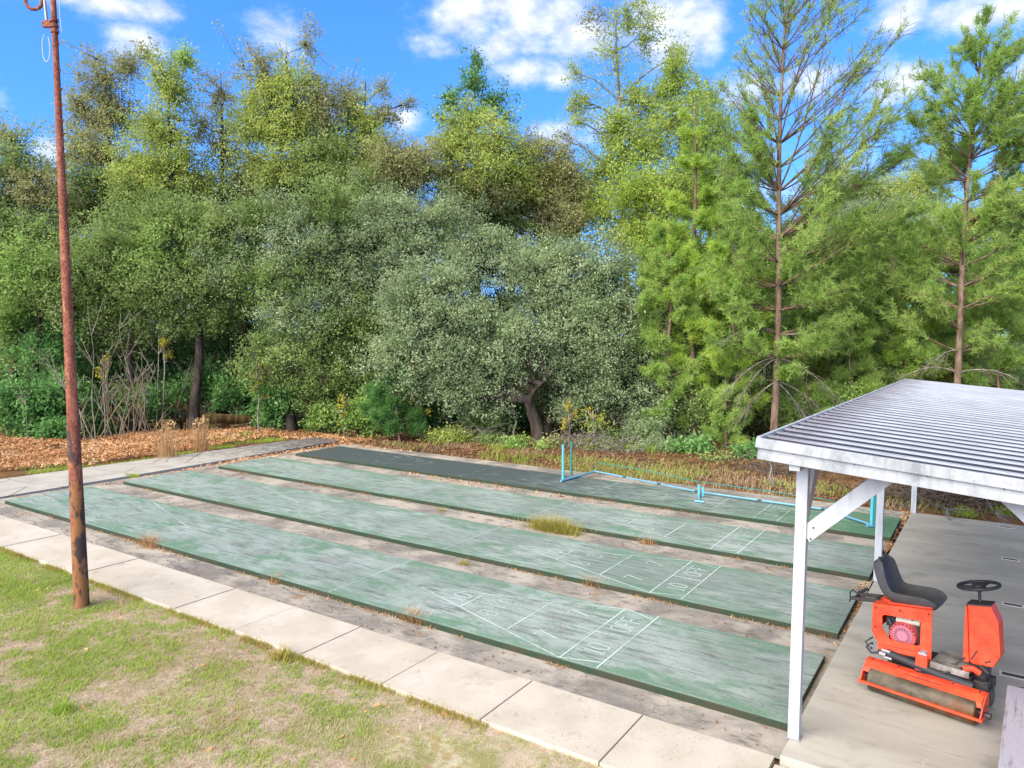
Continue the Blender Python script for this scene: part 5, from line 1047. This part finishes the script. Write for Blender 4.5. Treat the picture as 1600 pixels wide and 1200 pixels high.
def brush(name, lb, cat, cx, cy, w, dpt, h, n, seed, mat='brush_twig', group='piles of cut branches', flat=.35, lmax=1.5):
    r = np.random.default_rng(seed); c = np.array([cx, cy, ZG]); C_ = Cloud()
    a = c + np.stack([r.normal(size=n) * w * .5, r.normal(size=n) * dpt * .5, np.abs(r.normal(size=n)) * h * .5 + .02], 1)
    dr = rand_dirs(n, r); dr[:, 2] *= flat; dr /= np.linalg.norm(dr, axis=1, keepdims=True); ln = r.uniform(.25, lmax, (n, 1)) * r.uniform(.4, 1, (n, 1))
    t = np.linspace(-.5, .5, 5)[None, :, None]; cur = r.normal(size=(n, 1, 3)) * .09
    P = a[:, None, :] + dr[:, None, :] * ln[:, None, :] * t + cur * (1 - 4 * t ** 2) * ln[:, None, :]; P[:, :, 2] = np.maximum(P[:, :, 2], ZG + .01)
    rr = r.uniform(.004, .013, (n, 1)) * np.linspace(1.2, .5, 5)[None, :]; C_.tubes(P, rr, 4)
    o = C_.build(name, mat, None, c); tag(o, lb, cat, group); return o
brush('brush_pile', 'tangled heap of brown cut branches behind the slab, seen under the roof', 'brush pile', 1.6, 12.9, 2.2, 1.3, .75, 900, 1)
brush('brush_pile', 'low scatter of brown branches by the rear corner post', 'brush pile', .2, 12.3, 1.3, .8, .4, 260, 2)
b_ = onz(1215, 740, ZG); brush('brush_pile', 'small pile of dry branches below the tall pine', 'brush pile', b_[0], b_[1], 1.3, .9, .5, 200, 3)
b_ = onz(720, 690, ZG); brush('brush_pile', 'grey dead twigs on the ground between young pine and crooked oak', 'brush pile', b_[0], b_[1] + .3, 1.8, .6, .6, 160, 4, 'bark_grey')
b_ = onz(930, 706, ZG); brush('brush_pile', 'grey dead twigs under the yellow-leaved bush', 'brush pile', b_[0], b_[1] + .3, 1.6, .6, .6, 200, 5, 'bark_grey', flat=.9)
b_ = onz(285, 668, ZG); brush('brush_pile', 'dead brush tangled around the sapling stems by the logs', 'brush pile', b_[0], b_[1] + .2, 2.4, .7, .8, 260, 6, 'bark_pale', flat=.8)
def branch(lb, pts, r0):
    P = [onz(x, y, z) for x, y, z in pts]; C_ = Cloud(); n = len(P); r = np.random.default_rng(len(lb)); C_.path(P, np.linspace(r0, .008, n), 6)
    for q in range(9):
        k = r.integers(1, n - 1); dr = nrm(P[-1] - P[0] + r.normal(size=3) * 1.0); C_.path(P[k] + dr * r.uniform(.25, .7) * np.linspace(0, 1, 4)[:, None], [.012, .009, .006, .003], 4)
    tag(C_.build('fallen_branch', 'bark_grey', None, P[0], True), lb, 'branch', 'fallen branches')
branch('bare grey branch fallen at the foot of the tall pine', [(1200,712,.7),(1206,730,.4),(1203,745,.15),(1196,756,.0)], .03)
branch('long bare branch lying in the brush behind the slab', [(1455,788,.35),(1480,796,.2),(1505,806,.05)], .022)
branch('pale forked branch at the right end of the brush heap', [(1540,786,.4),(1556,802,.15),(1580,818,-.05)], .02)

# ------------------------------------------------------------------ ground cover: leaf litter, grass, weeds
def litter():
    r = np.random.default_rng(21); P = []
    def band(poly_px, n, hmax=0.0):
        pp = np.array([onz(x, y, ZG)[:2] for x, y in poly_px]); lo, hi = pp.min(0), pp.max(0); out = []
        while sum(len(o) for o in out) < n:
            q = r.uniform(lo, hi, (n, 2)); ins = np.zeros(n, bool); j = len(pp) - 1
            for i in range(len(pp)):
                a, b = pp[i], pp[j]; cond = ((a[1] > q[:, 1]) != (b[1] > q[:, 1])) & (q[:, 0] < (b[0] - a[0]) * (q[:, 1] - a[1]) / (b[1] - a[1] + 1e-12) + a[0]); ins ^= cond; j = i
            q = q[ins]; q = q[fbm(q[:, 0] * .9, q[:, 1] * .9, 3) > r.uniform(.12, .55, len(q))]; out.append(q)
        q = np.concatenate(out)[:n]; z = ZG + r.uniform(.005, .05, len(q)) + hmax * fbm(q[:, 0] * .7, q[:, 1] * .7, 5) * r.uniform(0, 1, len(q)) ** .5; P.append(np.c_[q, z])
    band([(-260,735),(-260,684),(0,690),(150,692),(250,676),(420,668),(440,682),(330,700),(150,728),(0,738)], 20000, .22)
    band([(430,668),(540,684),(640,694),(800,705),(1000,718),(1200,742),(1400,775),(1400,800),(1000,742),(800,722),(620,706),(505,695),(440,684)], 6500, .03)
    band([(500,668),(1200,690),(1600,760),(1600,815),(1430,792),(1200,742),(800,704),(560,684)], 4500, .03)
    band([(-300,684),(0,650),(600,662),(1200,672),(1600,690),(1600,760),(1200,742),(560,684),(0,690)], 9000, .02)
    band([(640,737),(760,757),(1000,792),(990,798),(740,764),(620,742)], 500); band([(1385,845),(1412,804),(1425,806),(1345,935),(1338,925)], 420, .05); band([(1312,1000),(1345,935),(1352,938),(1312,1010)], 140, .03); band([(1225,1140),(1300,1010),(1312,1010),(1250,1110)], 90, .02)
    band([(380,726),(600,765),(800,800),(1100,845),(1330,900),(1330,908),(1000,848),(700,792),(420,742)], 330); band([(200,752),(500,806),(800,862),(1100,930),(1300,995),(1290,1000),(900,915),(500,832),(180,764)], 110)
    band([(130,766),(390,716),(520,695),(530,700),(400,722),(200,757)], 700); band([(20,795),(300,870),(600,975),(900,1065),(880,1068),(560,975),(250,870),(15,800)], 50)
    c = np.concatenate(P); n = len(c); L, Wd = .115, .06
    a = rand_dirs(n, r); a[:, 2] *= .45; a /= np.linalg.norm(a, axis=1, keepdims=True); nn = rand_dirs(n, r); nn[:, 2] = np.abs(nn[:, 2]) + .9; b = np.cross(nn, a); b /= np.linalg.norm(b, axis=1, keepdims=True)
    near = np.clip(((c - CAM) @ CF)[:, None] / 22, .45, 1); L = L * near; Wd = Wd * near
    l = L * r.uniform(.6, 1.3, (n, 1)); w = Wd * r.uniform(.6, 1.4, (n, 1)); up = np.array([0, 0, 1.]) * r.uniform(0, .02, (n, 1)) + [0, 0, .012]
    C_ = Cloud(); dim = (c[:, 0] > -17) & (c[:, 1] > 10.7); Q_ = np.stack([c + a * l / 2 + up, c + b * w / 2, c - a * l / 2 + up, c - b * w / 2], 1)
    D_ = Cloud(); D_.quads(Q_[dim]); tag(D_.build('brown_litter', 'brown_leaf'), 'duller brown leaves and needles behind the dark court', 'leaf litter', kind='stuff')
    C_.quads(Q_[~dim]); _unused = (np.stack([c + a * l / 2 + up, c + b * w / 2, c - a * l / 2 + up, c - b * w / 2], 1))
    tag(C_.build('leaf_litter', 'dead_leaf'), 'orange-brown fallen oak leaves in the bed left of the courts and in the gaps', 'leaf litter', kind='stuff')
litter()

def blades(c, h, w, r, lean=.6):
    n = len(c); dr = rand_dirs(n, r); dr[:, 2] = 0; dr /= np.linalg.norm(dr, axis=1, keepdims=True) + 1e-6; s = np.stack([-dr[:, 1], dr[:, 0], 0 * dr[:, 0]], 1)
    hh = h * r.uniform(.5, 1.3, (n, 1)); tip = c + dr * hh * lean * r.uniform(.2, 1.3, (n, 1)) + np.array([0, 0, 1.]) * hh; m = (c + tip) / 2 + np.array([0, 0, .12]) * hh
    return np.stack([c - s * w / 2, c + s * w / 2, tip + s * w * .15, tip - s * w * .15], 1)
def lawn_grass():
    r = np.random.default_rng(33); n = 680000
    d = r.uniform(size=n); q = np.stack([r.uniform(-15, 1.2, n), -1.50 - r.uniform(0, 1, n) ** 1.0 * 5.2], 1)
    dv = np.c_[q, np.full(n, ZG)] - CAM; z = dv @ CF; px = 800 + FPX * (dv @ CR) / z; py = 600 - FPX * (dv @ CU) / z
    ok = (z > .5) & (px > -120) & (px < 1100) & (py < 1330); q = q[ok]; n = len(q)
    g = fbm(q[:, 0] * 1.1, q[:, 1] * 1.1, 1) * .30 + fbm(q[:, 0] * 3.6, q[:, 1] * 3.6, 9) * .38 + fbm(q[:, 0] * 10, q[:, 1] * 10, 13) * .32; left = np.clip((-q[:, 0] - 3) / 9, 0, 1) * .05
    bare = np.exp(-((q[:, 0] + 1.9) / 1.5) ** 2 - ((q[:, 1] + 2.0) / .8) ** 2)
    pg = np.clip((g + left - .465) * 9, 0, 1) * (1 - bare * .9); u = r.uniform(size=n)
    isg = u < pg * .78; iss = (~isg) & (r.uniform(size=n) < (.5 * (1 - bare) * (.4 + g)))
    c = np.c_[q, np.full(n, ZG + .008)]
    G_ = Cloud(); G_.quads(blades(c[isg], .036, .006, r, 1.1)); tag(G_.build('lawn_grass', 'grass_green'), 'patchy green grass growing on the pale lawn', 'grass', kind='stuff')
    H = Cloud(); H.quads(blades(c[iss], .03, .005, r, 1.8)); tag(H.build('lawn_straw', 'grass_straw'), 'dry straw coloured grass lying between the green patches', 'grass', kind='stuff')
    k = np.where(r.uniform(size=n) < .0006)[0]; Lc = Cloud(); Lc.quads(leaf_quads(c[k] + [0, 0, .015], .07, .035, r, 1.5)); tag(Lc.build('lawn_leaves', 'dead_leaf'), 'single dry leaves lying about on the lawn', 'leaves', kind='stuff')
    # dirt, straw and weeds caught along the feet of the court slabs
    for yy in (-.03, Y0[0] + LW + .03, Y0[1] - .03, Y0[1] + LW + .03, Y0[2] - .03, Y0[2] + LW + .03, Y0[3] - .03):
        m = 1500; q = np.stack([r.uniform(-16.2, -.1, m), yy + r.normal(size=m) * .025], 1); q = q[fbm(q[:, 0] * 1.1 + yy * 3, q[:, 1] * .3, 23) > .52]
        D_ = globals().setdefault('_gapdebris', Cloud()); D_.quads(blades(np.c_[q, np.full(len(q), -.08)], .035, .010, r, 1.8))
    tag(_gapdebris.build('gap_debris', 'grass_rust'), 'dry straw and pine needles caught along the feet of the courts', 'debris', kind='stuff')
    m = 1500; q = np.stack([r.uniform(-16.2, 2.8, m), np.where(r.uniform(size=m) < .12, r.uniform(-.5, -.05, m), r.uniform(0, 10.4, m))], 1)
    ongap = (q[:, 1] < 0) | np.any([np.abs(q[:, 1] - (Y0[k_] + LW + .4)) < .36 for k_ in range(3)], 0); q = q[ongap & (q[:, 0] < -.1)]
    S_ = Cloud(); S_.quads(leaf_quads(np.c_[q, np.full(len(q), -.068)], .045, .022, r, 2.5)); tag(S_.build('gap_leaves', 'brown_leaf'), 'small brown leaf bits scattered in the gaps between the courts', 'leaves', kind='stuff')
    # ragged grass along the sidewalk edge and on the verge by the side path
    m = 9000; q = np.stack([r.uniform(-15, -2.2, m), -1.49 - np.abs(r.normal(size=m)) * .05], 1); q = q[fbm(q[:, 0] * 2.2, q[:, 1], 4) > .42]; E_ = Cloud(); E_.quads(blades(np.c_[q, np.full(len(q), ZG)], .065, .007, r, .7)); tag(E_.build('edge_grass', 'grass_gold'), 'ragged yellowish grass along the sidewalk edge', 'grass', kind='stuff')
    m = 15000; t = r.uniform(-.1, 1, m); q = np.stack([-19.5 - r.uniform(0, 1, m) ** 1.5 * 2.4, t * 11], 1); q = q[fbm(q[:, 0] * 1.3, q[:, 1] * 1.3, 6) > .52]; V_ = Cloud(); V_.quads(blades(np.c_[q, np.full(len(q), ZG)], .07, .014, r, .9)); tag(V_.build('verge_grass', 'grass_green'), 'short patchy grass on the verge beside the side path', 'grass', kind='stuff')
    m = 7000; P0, P1 = onz(640, 690, ZG), onz(1420, 790, ZG); t = r.uniform(0, 1, (m, 1)); q = (P0 + (P1 - P0) * t)[:, :2] + r.normal(size=(m, 2)) * [.5, .8]; q = q[(fbm(q[:, 0] * .8, q[:, 1] * .8, 8) > .5) & (q[:, 1] > 10.7)]
    B_ = Cloud(); B_.quads(blades(np.c_[q, np.full(len(q), ZG)], .14, .011, r, 1.1)); m2 = 9000; t = r.uniform(0, 1, (m2, 1)); q2 = (P0 + (P1 - P0) * t)[:, :2] + r.normal(size=(m2, 2)) * [.5, .9]; q2 = q2[(fbm(q2[:, 0] * .7 + 4, q2[:, 1] * .9, 18) > .53) & (q2[:, 1] > 10.7)]
    K_ = Cloud(); K_.quads(blades(np.c_[q2, np.full(len(q2), ZG)], .16, .013, r, 1.0)); tag(K_.build('woodland_grass', 'grass_green'), 'loose green grass patches in the litter behind the dark court', 'grass', kind='stuff')
    tag(B_.build('edge_weeds', 'grass_straw'), 'thin dry weeds along the far edge of the courts', 'weeds', kind='stuff')
lawn_grass()

def tufts():
    T = [(865,832,-.1,.62,.16,1100,.24,'grass_gold','large gold grass tuft in the gap beside the third court'),(232,855,-.1,.34,.12,330,.16,'grass_rust','dry grass tuft at the near court edge right of the pole'),(432,912,-.1,.16,.08,140,.12,'grass_rust','small dry tuft at the near court edge left of the dead line'),
         (645,974,-.1,.24,.08,240,.14,'grass_rust','dry tuft at the near court edge below the scoring triangle'),(925,917,-.1,.2,.1,130,.14,'grass_rust','dry rust tuft between the first and second courts'),(1010,852,-.1,.2,.08,110,.12,'grass_rust','dry rust tuft between the second and third courts'),
         (208,746,-.1,.24,.1,260,.08,'grass_green','bright green weed clump by the side path corner'),(440,1030,-.12,.2,.1,170,.12,'grass_gold','yellow-green tuft on the sidewalk edge in the lawn'),(690,800,-.1,.14,.06,60,.1,'grass_gold','tiny yellow tuft in the gap near the court middle'),
         (725,884,-.1,.12,.06,70,.09,'grass_gold','tiny yellow tuft in the nearest gap'),(1168,813,-.1,.2,.08,120,.1,'grass_gold','small green-gold tuft beside the dark court'),(345,690,-.12,.6,.3,520,.14,'grass_green','green weeds beside the leaf litter left of the side path'),(385,683,-.12,.5,.25,420,.16,'grass_green','green weeds at the far end of the leaf litter'),
         (100,1112,-.12,.13,.1,240,.07,'grass_green','bright green clump low in the left of the lawn'),(1005,706,-.12,.5,.2,260,.22,'grass_green','green grass clump behind the thin net cable'),(1308,706,-.12,.4,.2,160,.2,'grass_green','green weeds seen under the front fascia'),(1505,806,-.12,.45,.2,260,.16,'grass_green','green weed clump at the back edge of the slab'),(1565,805,-.12,.3,.15,160,.2,'grass_green','green weeds in front of the brush heap')]
    r = np.random.default_rng(55)
    for i, (px, py, z, w, dp, n, h, mat, lb) in enumerate(T):
        b = onz(px, py, z); c = b + np.stack([r.normal(size=n) * w * .42, r.normal(size=n) * dp * .42, np.zeros(n)], 1); C_ = Cloud(); C_.quads(blades(c, h, .010 if py > 780 else .018, r, 1.0)); o = C_.build('grass_tuft', mat, None, b); tag(o, lb, 'grass tuft', 'grass and weed tufts')
    for px, py, h, lb in ((262, 718, .95, 'left dry plume grass clump in the leaf litter'), (314, 706, .85, 'right dry plume grass clump in the leaf litter')):
        b = onz(px, py, ZG); n = 190; c = b + r.normal(size=(n, 3)) * [.15, .12, 0]; C_ = Cloud(); C_.quads(blades(c, h, .011, r, .34)); k = 220; hd = b + np.stack([r.normal(size=k) * .12, r.normal(size=k) * .12, h * r.uniform(.6, 1.25, k)], 1); C_.quads(leaf_quads(hd, .1, .03, r)); tag(C_.build('plume_grass', 'grass_rust', None, b), lb, 'grass clump', 'dry plume grass clumps')
tufts()
